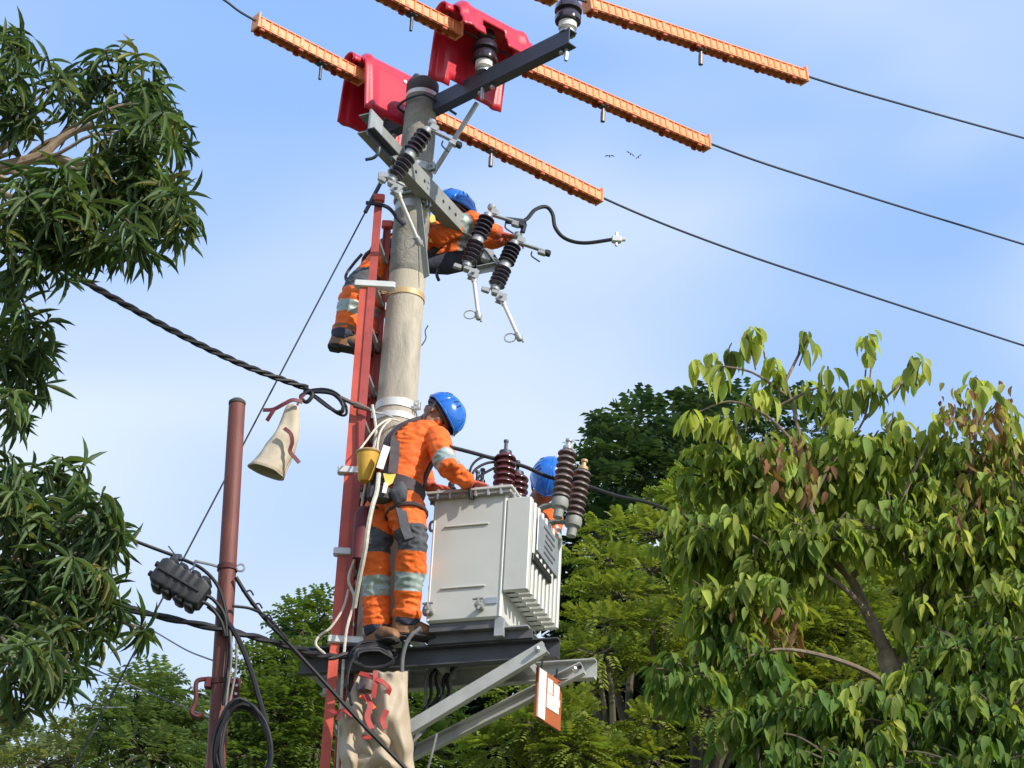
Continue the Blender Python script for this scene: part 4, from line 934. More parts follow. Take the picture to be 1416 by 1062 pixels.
    # folds of cloth: ridged noise, stronger at elbows, knees and waist
    dsp = np.zeros(n)
    idx = np.nonzero(cloth_)[0]
    for i in idx:
        p_ = V(co[i]); a = noise.noise(p_*9+V((seed, 0, 0))); r1 = 1-abs(noise.noise(V((p_.x*14, p_.y*14, p_.z*30))+V((seed, 3, 0))))*2.2
        nm = B[bi[i]][0]; t = bt[i]; k = 1.0
        if nm in ('uarm', 'thigh'): k = .7+.7*t
        if nm in ('farm', 'shin'): k = 1.3-.4*t
        dsp[i] = (.010*a+.008*r1)*k
        if nm == 'shin' and t > .86: dsp[i] += .010
    co += no*dsp[:, None].astype(np.float32)
    me.vertices.foreach_set('co', (co-np.array(base, np.float32)).ravel())
    pcn = len(me.polygons); ce = np.empty(pcn*3, np.float32); me.polygons.foreach_get('center', ce); ce = ce.reshape(-1, 3)+np.array(base, np.float32)
    bi, bt = classify(ce); names = np.array([b[0] for b in B])[bi]
    mi = np.zeros(pcn, np.int32)               # 0 orange 1 reflective 2 dark 3 skin 4 hair 5 glove 6 navy
    mi[np.isin(names, ['head', 'face', 'neck'])] = 3; mi[names == 'hand'] = 5 if gloves else 3
    dn = np.array((hc-nk).normalized(), np.float32); rn = ce-np.array(nk, np.float32); al = rn@dn; rad_ = np.linalg.norm(rn-al[:, None]*dn, axis=1); kk = (al > .03) & (rad_ < .10) & (names == 'torso'); mi[kk] = 3
    k = names == 'uarm'; mi[k & (bt > .60) & (bt < .93)] = 1
    k = names == 'thigh'; mi[k & (bt > .70)] = 2
    k = names == 'shin'; mi[k & (bt < .10)] = 2; mi[k & (bt > .38) & (bt < .62)] = 1; mi[k & (bt > .965)] = 6
    mi[names == 'foot'] = 6
    rel = (ce-np.array(hc, np.float32))@np.array(HM); k = (names == 'head'); mi[k & (rel[:, 1] < -.02) & (rel[:, 2] > -.055)] = 4; mi[k & (np.abs(rel[:, 0]) > .058) & (rel[:, 1] < .015) & (rel[:, 2] > .0)] = 4
    k = (names == 'farm') & (bt > .93); mi[k] = 2 if not gloves else 5
    for m_ in ('orange_cloth', 'reflective', 'dark_cloth', 'skin', 'hair', 'glove', 'navy_cloth'): me.materials.append(MATS[m_]) if False else None
    me.materials.clear()
    for m_ in ('orange_cloth', 'reflective', 'dark_cloth', 'skin', 'hair', 'glove', 'navy_cloth'): me.materials.append(MATS[m_])
    me.polygons.foreach_set('material_index', mi); me.polygons.foreach_set('use_smooth', [True]*pcn); me.name = 'body'; me.update()
    bo = bpy.data.objects.new('body', me); COL.objects.link(bo); bo.parent = root; OFF[bo.name] = base
    # eyes
    for e in (-1, 1):
        m2 = MB(); m2.ell(hpnt(e*.031, .074, -.004), (.012, .012, .009), HM, 10, 7); m2.build('eye', 'eye', root)
    # boots
    for S in 'RL':
        an = J['an'+S]; fd = J['ft'+S].normalized(); up = J.get('fu'+S, V((0, 0, 1))); up = (up-fd*up.dot(fd)).normalized(); sd = fd.cross(up)
        g_ = an-up*.10
        m2 = MB(); loft(m2, [(an+up*.045, fd, sd, .070, .066), (an+up*.042, fd, sd, .078, .074), (an+up*.0, fd, sd, .074, .066), (an-up*.04, fd, sd, .074, .052), (an-up*.085, fd, sd, .080, .046)], 16)
        fs_ = [(-.072, .012, .030), (-.06, .034, .042), (-.02, .040, .052), (.03, .040, .052), (.08, .042, .044), (.12, .045, .036), (.155, .042, .030), (.178, .028, .020), (.186, .012, .010)]
        loft(m2, [(g_+fd*x+up*(.014+h_), sd, up, w_, h_) for x, w_, h_ in fs_], 16); b_ = m2.build('boot', 'leather', root)
        m3 = MB(); 
        loft(m3, [(g_+fd*x+up*.008, sd, up, w_+.004, .014) for x, w_, h_ in fs_], 12); m3.box(g_-fd*.035+up*.0, (.07, .075, .022), basis(fd, sd, up), bev=.006); m3.build('sole', 'sole', b_)
        m4 = MB()
        for q_ in range(4):
            c = g_+fd*(.035+.018*(3-q_)*.9-.01)+up*(.105-.0+.014*q_*1.0-.02+.012*q_); m4.tube([c-sd*.03, c+fd*.012, c+sd*.03], .004, 5)
        m4.build('lace', 'sole', b_)
    # helmet
    hm = MB(); hc2 = hpnt(0, -.004, .045); hh = MB()
    def dome(u_, v_, k=1.0, rx_=.108, ry_=.132, rz_=.112):
        a = 2*math.pi*u_; th = math.pi/2*1.10*(1-v_)
        rim = .022*max(0, math.sin(a))**2*(1-v_)**3
        return hc2 + HM @ V((math.cos(a)*math.sin(th)*rx_*k, math.sin(a)*math.sin(th)*(ry_*k+rim), math.cos(th)*rz_*k))
    hh.grid(lambda u_, v_: dome(u_, v_), 40, 16); hel = hh.build('hard_hat', 'helmet_blue', root, solid=.005)
    m2 = MB(); m2.tube([dome(i/40, 0, 1.01) for i in range(40)], .006, 6, closed=True)
    for e in (-.28, .28):                      # raised ridges
        m2.tube([dome(.25+e*.35*(1-t), t, 1.012) for t in np.linspace(.25, .96, 9)], .005, 6)
    m2.tube([dome(.25, t, 1.015) for t in np.linspace(.1, 1, 9)]+[dome(.75, t, 1.015) for t in np.linspace(1, .1, 9)], .006, 6)
    m2.build('rim', 'helmet_blue', hel)
    m2 = MB()
    for e in (.04, .09, .41, .46, .60, .90):
        m2.tube([dome(e, t, 1.006) for t in np.linspace(.40, .60, 4)], .0055, 6)
    m2.build('vent', 'helmet_dark', hel)
    m2 = MB()
    for e in (-1, 1): m2.tube(spline([hpnt(e*.098, -.03, .02), hpnt(e*.088, .005, -.05), hpnt(e*.04, .045, -.118), hpnt(0, .055, -.125)], 5), .006, 6)
    m2.tube([hpnt(.092*math.cos(a), -.005+.11*math.sin(a), .01) for a in np.linspace(0, 2*math.pi, 25)[:-1]], .008, 6, closed=True)
    m2.build('chin_strap', 'webbing', hel)
    # harness: belt, thigh loops, shoulder straps
    def ring_at(t, k=1.08):
        tt = min(max(t, 0), 1); lat = latp.lerp(latc, tt).normalized(); fr = s.cross(lat).normalized(); lat = fr.cross(s).normalized(); c = pel+sp*t+bend*math.sin(math.pi*tt)
        w_ = np.interp(t, [q[0] for q in TS], [q[1] for q in TS])*k; d_ = np.interp(t, [q[0] for q in TS], [q[2] for q in TS])*k; return c, lat, fr, w_, d_
    m2 = MB()
    def strip(pts, wd, closed=False):
        pts = [V(q) for q in pts]; n_ = len(pts); vs = []; fs = []
        for i in range(n_):
            t = (pts[(i+1) % n_]-pts[i-1]) if closed else (pts[min(i+1, n_-1)]-pts[max(i-1, 0)])
            c = pel+sp*(pts[i]-pel).dot(s)/L; o_ = (pts[i]-c); o_ = (o_-t*o_.dot(t)/max(t.length_squared, 1e-9)).normalized(); sd = t.cross(o_).normalized()
            for a, b in ((-wd, -.004), (wd, -.004), (wd, .005), (-wd, .005)): vs.append(pts[i]+sd*a+o_*b)
        for i in range(n_ if closed else n_-1):
            i2 = (i+1) % n_
            for j in range(4): fs.append((i*4+j, i*4+(j+1) % 4, i2*4+(j+1) % 4, i2*4+j))
        m2.add(vs, fs)
    for t, wd in ((.07, .036),):
        c, lat, fr, w_, d_ = ring_at(t, 1.10); strip([c+lat*math.cos(a)*w_+fr*math.sin(a)*d_ for a in np.linspace(0, 2*math.pi, 33)[:-1]], wd, True)
    for e in (-1, 1):
        pts = []
        for t in np.linspace(.07, .93, 10):    # back straps
            c, lat, fr, w_, d_ = ring_at(t, 1.12); x = e*(.75-.6*math.sin(math.pi*min(1, t)))*.55; pts.append(c+lat*w_*x-fr*d_*J['fs']*math.sqrt(max(.05, 1-x*x)))
        fpts = []
        for t in np.linspace(.97, .07, 10):
            c, lat, fr, w_, d_ = ring_at(t, 1.12); x = e*.55; fpts.append(c+lat*w_*x+fr*d_*J['fs']*math.sqrt(1-x*x))
        top = (pts[-1]+fpts[0])/2+s*.06; strip(spline(pts[::2]+[top]+fpts[::2], 4), .021)
    for S in 'RL':
        hp, kn = J['hip'+S], J['kn'+S]; d = (kn-hp).normalized(); a1 = d.orthogonal().normalized(); a2 = d.cross(a1); c = hp.lerp(kn, .30)
        m2.tube([c+(a1*math.cos(a)+a2*math.sin(a))*.112+V((0, 0, .02))*math.cos(a) for a in np.linspace(0, 2*math.pi, 21)[:-1]], .012, 6, closed=True)
    hn_ = m2.build('harness', 'webbing', root)
    return dict(root=root, ring=ring_at, harness=hn_, frame=(hpnt, HM), body=bo)
X = V
RV = V((.66, -.75, 0)).normalized()
pel = P(545, 695, 11.60); nk = P(590, 592, 11.68)
J = dict(pelvis=pel, neck=nk, hipR=pel+RV*.085-V((0, 0, .03)), hipL=pel-RV*.085-V((0, 0, .03)), shR=P(604, 608, 11.52), shL=nk-RV*.17-V((0, 0, .08)),
    elR=P(622, 650, 11.34), wrR=V((P(645, 677, 11.50).x, 11.50, 6.995)), elL=P(577, 645, 11.74), wrL=P(594, 671, 11.66),
    knR=P(571, 752, 11.52), anR=P(561, 858, 11.66), knL=P(519, 755, 11.62), anL=P(522, 870, 11.72),
    ftR=V((.80, .25, .05)), ftL=V((.45, -.55, -.05)), head=P(605, 577, 11.64), hu=V((.84, .02, .54)), hf=V((.50, -.22, -.84)),
    hdR=V((.95, .22, -.10)), hnR=V((-.1, .1, -1)), htR=1, hdL=V((.85, -.1, -.15)), hnL=V((0, 0, -1)), htL=-1, curlR=.55, curlL=.9, bend=V((-.035, -.02, .03)), fs=1, fat=1.0)
W1 = person('person in orange coverall and blue hard hat bending over the grey tank lid', J, 'line workers', gloves=True, seed=1)
r1 = W1['root']
mb = MB()                                    # yellow tool bag on the left hip
bc = P(508, 640, 11.52)
loft(mb, [(bc+V((-.005, 0, -.115)), V((1, 0, 0)), V((0, 1, 0)), .028, .03), (bc+V((-.005, 0, -.10)), V((1, 0, 0)), V((0, 1, 0)), .04, .04), (bc, V((1, 0, .05)), V((0, 1, 0)), .055, .05), (bc+V((0, 0, .06)), V((1, 0, .05)), V((0, 1, 0)), .065, .056), (bc+V((0, 0, .058)), V((1, 0, .05)), V((0, 1, 0)), .058, .05), (bc+V((0, 0, -.03)), V((1, 0, 0)), V((0, 1, 0)), .045, .04)], 18)
t = thing('tool_bag', 'open yellow tool bag hanging at the hip of the bending worker', 'bag', bc-V((0, 0, .115)))
mb.build('bag_body', 'bag_yellow', t)
mb = MB(); mb.tube([bc+V((math.cos(a)*.064, math.sin(a)*.055, .06+.004*math.cos(a))) for a in np.linspace(0, 2*math.pi, 21)[:-1]], .008, 6, closed=True); mb.build('rim', 'brass_band', t)
mb = MB(); mb.tube(spline([bc+V((-.06, 0, .06)), P(505, 612, 11.56), P(522, 590, 11.62), P(538, 580, 11.80), P(552, 582, 11.86)], 5), .006, 6); mb.tube(spline([bc+V((.06, 0, .06)), P(522, 618, 11.58), P(527, 595, 11.66), P(540, 580, 11.82)], 5), .006, 6); mb.build('cord', 'rope', t)
# work rope, back pads, yellow tag, pouch and leg rope: parts of the worker
mb = MB(); mb.tube(spline(pp((524, 655, 11.42), (521, 680, 11.40), (515, 700, 11.38), (509, 730, 11.39), (505, 760, 11.42), (497, 800, 11.50), (490, 840, 11.6)), 6), [.013]*37, 7); mb.build('work_rope', 'rope', r1)
mb = MB(); mb.sweep(spline(pp((535, 617, 11.42), (530, 632, 11.41), (525, 648, 11.41)), 4), [(-.020, -.003), (.020, -.003), (.020, .003), (-.020, .003)], up=V((.2, -1, .1))); mb.build('white_tag', 'white_cloth', r1)
mb = MB(); c = P(538, 663, 11.40); mb.add([c+V((-.035, 0, .035)), c+V((.035, 0, .035)), c+V((.02, 0, -.02)), c+V((-.012, 0, -.045)), c+V((-.035, .006, .035)), c+V((.035, .006, .035)), c+V((.02, .006, -.02)), c+V((-.012, .006, -.045))], [(3, 2, 1, 0), (4, 5, 6, 7), (0, 1, 5, 4), (1, 2, 6, 5), (2, 3, 7, 6), (3, 0, 4, 7)]); mb.build('yellow_label', 'label_yellow', r1)
mb = MB(); mb.sweep(spline(pp((534, 668, 11.395), (531, 682, 11.39)), 4), [(-.012, -.004), (.012, -.004), (.012, .004), (-.012, .004)], up=V((.2, -1, .1))); mb.build('white_tag', 'white_cloth', r1)
mb = MB(); c = P(551, 682, 11.42); mb.ell(c, (.052, .035, .060), None, 22, 16)
for q in range(len(mb.v)): mb.v[q] += (mb.v[q]-c)*.35*noise.noise(mb.v[q]*22)
mb.build('pouch', 'dark_cloth', r1)
mb = MB(); c = P(524, 684, 11.44); mb.box(c, (.13, .07, .10), bev=.02); mb.build('belt_pad', 'webbing', r1)
mb = MB(); c = P(500, 735, 11.56); loft(mb, [(c+V((0, 0, .14)), V((1, 0, 0)), V((0, 1, 0)), .03, .03), (c+V((0, 0, .10)), V((1, 0, 0)), V((0, 1, 0)), .045, .035), (c, V((1, 0, 0)), V((0, 1, 0)), .045, .035), (c+V((-.01, 0, -.16)), V((1, 0, 0)), V((0, 1, 0)), .03, .02)], 14); mb.build('tool_holster', 'strap_maroon', r1)
mb = MB(); mb.sweep(spline(pp((549, 598, 11.56), (546, 615, 11.47), (545, 635, 11.42), (543, 655, 11.40)), 4), [(-.026, -.004), (.026, -.004), (.026, .004), (-.026, .004)], up=V((.2, -1, .1))); mb.build('back_strap', 'webbing', r1)
mb = MB(); mb.tube(spline(pp((549, 600, 11.56), (556, 590, 11.58), (568, 583, 11.62), (582, 580, 11.62)), 4), .016, 7); mb.build('back_strap', 'webbing', r1)
mb = MB(); mb.sweep(spline(pp((553, 700, 11.44), (557, 715, 11.42), (560, 730, 11.42), (566, 745, 11.42)), 4), [(-.026, -.005), (.026, -.005), (.026, .005), (-.026, .005)], up=V((.2, -1, .1))); mb.build('leg_strap', 'dark_cloth', r1)

# upper worker behind the pole
RV2 = V((.25, -.95, 0)).normalized()
pel = P(533, 366, 12.36); nk = P(603, 318, 12.40)
J = dict(pelvis=pel, neck=nk, hipR=pel+RV2*.085-V((0, 0, .03)), hipL=pel-RV2*.085-V((0, 0, .03)), shR=P(606, 326, 12.26), shL=nk-RV2*.16-V((0, 0, .05)),
    elR=P(652, 305, 12.28), wrR=P(688, 322, 12.34), elL=P(652, 338, 12.62), wrL=P(694, 333, 12.52),
    knR=P(494, 398, 12.02), anR=P(476, 463, 12.02), knL=P(512, 412, 12.14), anL=P(507, 468, 12.12),
    ftR=V((.95, -.12, -.18)), ftL=V((.95, .05, -.15)), head=P(625, 294, 12.42), hu=V((.30, .05, .95)), hf=V((.9, .1, -.3)),
    hdR=V((.9, .1, -.15)), hnR=V((0, .3, -1)), htR=1, hdL=V((.9, -.2, -.05)), hnL=V((0, -.3, -1)), htL=-1, curlR=1.0, curlL=1.0, fs=1)
W2 = person('person in orange coverall high on the ladder, reaching around the pole to the fuse cutouts', J, 'line workers', gloves=True, seed=5)
mb = MB(); c = P(640, 362, 12.40); loft(mb, [(P(592, 366, 12.36), V((0, 1, 0)), V((0, 0, 1)), .05, .06), (P(620, 364, 12.38), V((0, 1, 0)), V((0, 0, 1)), .07, .075), (P(660, 358, 12.40), V((0, 1, 0)), V((0, 0, 1)), .06, .06), (P(684, 362, 12.42), V((0, 1, 0)), V((0, 0, 1)), .035, .05), (P(692, 368, 12.42), V((0, 1, 0)), V((0, 0, 1)), .01, .02)], 14); mb.tube(spline(pp((606, 372, 12.33), (604, 380, 12.32), (607, 388, 12.32)), 3), .010, 6); mb.build('tool_pouch', 'navy_cloth', W2['root'])
mb = MB(); mb.tube(spline(pp((500, 352, 12.2), (488, 366, 12.15), (478, 382, 12.1), (484, 396, 12.06)), 4), .010, 6); mb.build('lanyard', 'webbing', W2['root'])
mb = MB(); mb.sweep(spline(pp((596, 298, 12.25), (600, 315, 12.24), (598, 335, 12.24)), 4), [(-.02, -.004), (.02, -.004), (.02, .004), (-.02, .004)], up=V((.2, -1, .1))); mb.build('chest_label', 'label_yellow', W2['root'])

# worker behind the tank
RV3 = V((-.72, .69, 0)).normalized()
hd = P(758, 668, 12.30); nk = hd+V((-.10, .10, -.16)); pel = nk+V((-.18, .14, -.40)); base = V((pel.x-.12, pel.y-.18, 6.48))
J = dict(pelvis=pel, neck=nk, hipR=pel+RV3*.085, hipL=pel-RV3*.085, shR=nk+RV3*.17-V((0, 0, .07)), shL=nk-RV3*.17-V((0, 0, .07)),
    elR=nk+V((-.30, .02, -.24)), wrR=nk+V((-.26, -.16, -.30)), elL=nk+V((.13, -.20, -.26)), wrL=P(757, 726, 12.12),
    knR=pel+V((-.32, -.02, -.10)), anR=V((pel.x-.20, pel.y+.02, 6.47)), knL=pel+V((-.12, -.20, -.16)), anL=V((pel.x+.02, pel.y-.06, 6.47)),
    ftR=V((-.7, -.7, 0)), ftL=V((-.7, -.7, 0)), head=hd, hu=V((.12, -.90, .42)), hf=V((-.12, -.42, -.90)),
    hdR=V((.2, -.9, -.2)), hnR=V((0, 0, -1)), htR=1, hdL=V((-.4, -.8, .2)), hnL=V((-.5, 0, -1)), htL=-1, curlR=.6, curlL=.6, fs=1)
W3 = person('person in blue hard hat crouching behind the transformer tank', J, 'line workers', gloves=True, seed=9, voxel=.008)
stp = MB(); c = (J['anR']+J['anL'])/2; stp.box(V((c.x-.05, c.y-.02, 6.345)), (.55, .34, .03), TM, bev=.004)
for x in (-.2, .15): stp.box(V((c.x-.05, c.y-.02, 6.345))+tx*x-ty*.28, (.04, .5, .04), TM)
stp.build('rear_step', 'galv', pf)
# ================================================================ trees
def leaf_tpl(xs, ws, droop, fold):
    vs = []; tr = []; rows = []
    for x, w_ in zip(xs, ws):
        z = -droop*x*x
        if w_ == 0: rows.append([len(vs)]); vs.append((x, 0, z))
        else:
            rows.append([len(vs), len(vs)+1, len(vs)+2]); vs += [(x, -w_, z+fold*w_), (x, 0, z), (x, w_, z+fold*w_)]
    for a, b in zip(rows[:-1], rows[1:]):
        if len(a) == 1: tr += [(a[0], b[0], b[1]), (a[0], b[1], b[2])]
        elif len(b) == 1: tr += [(a[0], b[0], a[1]), (a[1], b[0], a[2])]
        else: tr += [(a[0], b[0], b[1]), (a[0], b[1], a[1]), (a[1], b[1], b[2]), (a[1], b[2], a[2])]
    return np.array(vs, np.float32), np.array(tr, np.int32)
TPL = {'mango': leaf_tpl((0, .10, .30, .55, .80, 1), (0, .22, .46, .50, .32, 0), .30, .25),
       'broad': leaf_tpl((0, .14, .36, .60, .82, 1), (0, .34, .52, .46, .24, 0), .22, .22),
       'small': leaf_tpl((0, .45, 1), (0, .5, 0), .12, .15),
       'let': (np.array([(0, 0, 0), (.5, -.5, .05), (1, 0, -.05), (.5, .5, .05)], np.float32), np.array([(0, 1, 2), (0, 2, 3)], np.int32))}
def norm(a): return a/np.maximum(np.linalg.norm(a, axis=1, keepdims=True), 1e-9)
class Leaves:
    def __init__(s): s.p = []; s.d = []; s.n = []; s.l = []; s.w = []; s.t = []
    def add(s, p, d, n, l, w_, t): s.p.append(p); s.d.append(d); s.n.append(n); s.l.append(l); s.w.append(w_); s.t.append(t)
    def arr(s):
        f = lambda q: np.array(q, np.float32) if not (len(q) and isinstance(q[0], np.ndarray) and q[0].ndim > 1) else np.concatenate(q)
        return [np.array([tuple(v) for v in q], np.float32) if i < 3 or i == 5 else np.array(q, np.float32) for i, q in enumerate((s.p, s.d, s.n, s.l, s.w, s.t))]
def np_mesh(name, verts, tris, cols, m_, off):
    me = bpy.data.meshes.new(name); nv, nt_ = len(verts), len(tris)
    me.vertices.add(nv); me.vertices.foreach_set('co', (verts-np.array(off, np.float32)).astype(np.float32).ravel())
    me.loops.add(nt_*3); me.loops.foreach_set('vertex_index', tris.astype(np.int32).ravel())
    me.polygons.add(nt_); me.polygons.foreach_set('loop_start', np.arange(0, nt_*3, 3, dtype=np.int32))
    me.polygons.foreach_set('use_smooth', np.ones(nt_, bool)); me.update(calc_edges=True)
    ca = me.color_attributes.new('tint', 'FLOAT_COLOR', 'POINT'); ca.data.foreach_set('color', cols.astype(np.float32).ravel())
    me.materials.append(MATS[m_]); me.validate(); return me
def leaf_frames(d, n):
    x = norm(d); z = n-(n*x).sum(1, keepdims=True)*x; bad = np.linalg.norm(z, axis=1) < 1e-3; z[bad] = np.cross(x[bad], [.3, .5, .81]); z = norm(z); return x, np.cross(z, x), z
def leaves_mesh(name, tpl, A, m_, off):
    p, d, n, l, w_, t = A; tv, tt = TPL[tpl]; x, y, z = leaf_frames(d, n); N_ = len(p); k = len(tv)
    vv = p[:, None, :] + l[:, None, None]*(tv[None, :, 0, None]*x[:, None, :]+tv[None, :, 2, None]*z[:, None, :]) + w_[:, None, None]*tv[None, :, 1, None]*y[:, None, :]
    tr = (tt[None]+(np.arange(N_)*k)[:, None, None]).reshape(-1, 3)
    shade = np.ones((1, k, 1), np.float32)
    cols = np.concatenate([np.repeat(t[:, None, :], k, 1)*shade, np.ones((N_, k, 1), np.float32)], 2).reshape(-1, 4)
    return np_mesh(name, vv.reshape(-1, 3), tr, cols, m_, off)
def pixv(p):
    d = p-np.array(CAM, np.float32); k = FPX/(d@np.array(fw)); return CX+k*(d@np.array(RI)), CY-k*(d@np.array(UP)), np.linalg.norm(d, axis=1)
def finish(root, A, tpl, m_, singles=0):
    """crown: the leaves that show largest as single leaf objects, all others joined"""
    off = OFF[root.name]; N_ = len(A[0]); pick = np.zeros(N_, bool)
    if singles:
        x, y, dist = pixv(A[0]); inside = (x > 8) & (x < 1408) & (y > 8) & (y < 1054)
        c = norm(A[1]); vd = norm(A[0]-np.array(CAM, np.float32)); face = 1-np.abs((c*vd).sum(1))
        score = np.where(inside, A[3]*(.4+face)/dist**1.0, -1); cell = (x//34).astype(int)*1000+(y//30).astype(int)
        order = np.lexsort((dist,)); seen = {}; take = []
        for i in order:                        # the foremost leaves of each patch of the crown
            if not inside[i]: continue
            c_ = seen.get(cell[i], 0)
            if c_ < 2: seen[cell[i]] = c_+1; take.append(i)
        take = sorted(take, key=lambda i: -score[i])[:singles]; pick[take] = True
        tv, tt = TPL[tpl]; X_, Y_, Z_ = leaf_frames(A[1], A[2]); tints = A[5][take]; order = np.argsort(tints.sum(1)); NB = 12; var = {}
        for b, ch in enumerate(np.array_split(order, NB)):
            if not len(ch): continue
            mt_ = tints[ch].mean(0); cols = np.tile(np.append(mt_, 1.0), (len(tv), 1)); me = np_mesh('leaf', tv.copy(), tt, cols, m_, (0, 0, 0))
            for q in ch:
                i = take[q]; o = bpy.data.objects.new('leaf', me); COL.objects.link(o); o.parent = root
                M_ = Matrix(((X_[i][0]*A[3][i], Y_[i][0]*A[4][i], Z_[i][0]*A[3][i], A[0][i][0]-off.x), (X_[i][1]*A[3][i], Y_[i][1]*A[4][i], Z_[i][1]*A[3][i], A[0][i][1]-off.y), (X_[i][2]*A[3][i], Y_[i][2]*A[4][i], Z_[i][2]*A[3][i], A[0][i][2]-off.z), (0, 0, 0, 1)))
                o.matrix_local = M_
    B_ = [a[~pick] for a in A]
    o = bpy.data.objects.new('crown', leaves_mesh('crown', tpl, B_, m_, off)); COL.objects.link(o); o.parent = root; o['kind'] = 'stuff'
    return o
def rnd(a, b): return random.uniform(a, b)
def rdir():
    while True:
        q = V((rnd(-1, 1), rnd(-1, 1), rnd(-1, 1)))
        if .05 < q.length < 1: return q.normalized()
def jit(c, k=.22, hue=.12):
    f = 1+rnd(-k, k); h = rnd(-hue, hue); return (max(0, c[0]*f*(1+h)), max(0, c[1]*f), max(0, c[2]*f*(1-h)))
def limb_path(a, b, sag=.0, n=5, wob=.06):
    L = (b-a).length; pts = [a]
    for i in range(1, n): t = i/n; pts.append(a.lerp(b, t)+V((rnd(-1, 1), rnd(-1, 1), rnd(-1, 1)))*L*wob+V((0, 0, sag*L*math.sin(math.pi*t))))
    return spline(pts+[b], 3)
def taper(n, r0, r1): return [r0+(r1-r0)*i/(n-1) for i in range(n)]
def clusters_pts(C, n, flat=1.0, shell=.45):
    (x, y, rx, ry, Y) = C[:5]; c = P(x, y, Y); k = (c-CAM).length/FPX; rad = V((rx*k, (C[5] if len(C) > 5 else (rx+ry)/2*k), ry*k*1.08)); o = []
    for _ in range(n):
        d = rdir(); r = (shell+(1-shell)*random.random()**.6); q = c+V((d.x*rad.x*r, d.y*rad.y*r, d.z*rad.z*r)); o.append((q, d))
    return c, o

# ---------------------------------------------------------------- mango tree on the left
mg_base = V((-3.3, 10.0, 0)); mg = thing('mango_tree', 'large mango tree with long dark drooping leaves entering from the left edge', 'tree', mg_base)
MC = [(14, 60, 34, 34, 9.3), (20, 130, 44, 55, 9.35), (84, 118, 32, 32, 9.25), (160, 115, 58, 40, 9.3), (215, 140, 40, 45, 9.35), (190, 195, 62, 50, 9.3), (236, 178, 26, 28, 9.3), (196, 262, 66, 52, 9.2), (250, 300, 30, 34, 9.2), (232, 270, 36, 30, 9.3), (140, 262, 44, 42, 9.3), (50, 285, 70, 50, 9.2), (110, 318, 60, 42, 9.15), (20, 350, 48, 42, 9.3), (195, 335, 36, 34, 9.2), (84, 345, 40, 26, 9.4), (8, 395, 20, 20, 9.4),
      (12, 465, 34, 34, 9.6), (50, 462, 30, 26, 9.6), (30, 515, 44, 36, 9.6), (14, 565, 24, 30, 9.6), (56, 505, 24, 30, 9.6),
      (20, 660, 30, 36, 9.2), (92, 675, 44, 34, 9.2), (20, 720, 50, 40, 9.15), (130, 718, 44, 34, 9.15), (80, 745, 60, 40, 9.1), (165, 752, 24, 26, 9.1), (30, 800, 60, 46, 9.1), (105, 800, 50, 44, 9.15), (150, 822, 26, 24, 9.1), (25, 870, 56, 50, 9.1), (85, 870, 46, 40, 9.1), (135, 852, 28, 26, 9.2), (30, 930, 48, 36, 9.1), (80, 925, 36, 30, 9.1), (188, 866, 22, 9, 9.0)]
random.seed(3)
LV = Leaves(); br = MB(); tw = MB(); fork = V((-3.1, 9.9, 5.2)); fork2 = V((-2.95, 9.7, 6.7))
tk = MB(); tk.tube(spline([mg_base-V((0, 0, .3)), mg_base+V((.05, 0, 1.6)), V((-3.2, 9.95, 3.6)), fork, fork2, V((-2.9, 9.6, 8.2))], 5), taper(26, .27, .09), 12)
tk.build('trunk', 'bark', mg)
hubs = {0: P(-40, 236, 9.5), 1: P(-50, 540, 9.8), 2: P(-60, 800, 9.5)}
for h, q in hubs.items():
    pth = limb_path(fork2 if h == 0 else fork, q, .05); br.tube(pth, taper(len(pth), .085, .045), 8)
for C in MC:
    h = 0 if C[1] < 420 else (1 if C[1] < 600 else 2); n = max(3, int(C[2]*C[3]/100)); C = (C[0], C[1], C[2]*1.04, C[3]*1.04, C[4]+rnd(-.25, .25), .30); c, pts = clusters_pts(C, n, shell=.15)
    pth = limb_path(hubs[h], c, .04); br.tube(pth, taper(len(pth), .015, .006), 6)
    dark = C[1] > 0
    for q, d in pts:
        ax = (d*.8+V((.25, -.1, .35))).normalized(); b0 = c.lerp(q, .25)
        tw.tube(limb_path(b0, q, -.05, 3), [.006]*9+[.004], 4)
        e1 = ax.orthogonal().normalized(); e2 = ax.cross(e1); m_ = random.randint(6, 11); young = random.random() < .07
        for k in range(m_):
            a = 2*math.pi*(k/m_)+rnd(-.3, .3); ra = e1*math.cos(a)+e2*math.sin(a); ld_ = (ra+ax*rnd(-.2, .9)+rdir()*.25+V((0, 0, -rnd(.1, 1.0)))).normalized()
            l = rnd(.10, .18); col = jit((.095, .148, .060) if not young else (.20, .21, .08), .42, .16)
            LV.add(q-ax*rnd(0, .06), ld_, ax+V((0, 0, .6)), l, l*rnd(.095, .145), col)
br.tube(spline(pp((-40, 240, 9.45), (0, 231, 9.38), (30, 224, 9.35), (58, 214, 9.33), (78, 197, 9.32), (98, 184, 9.3), (128, 172, 9.28)), 4), taper(25, .034, .014), 8)
br.tube(spline(pp((58, 214, 9.33), (85, 219, 9.3), (108, 226, 9.28), (130, 223, 9.28)), 4), taper(13, .022, .010), 7)
br.build('branch', 'bark_pale', mg); tw.build('twig', 'twig', mg)['kind'] = 'stuff'
finish(mg, LV.arr(), 'mango', 'leaf_mango', 300)

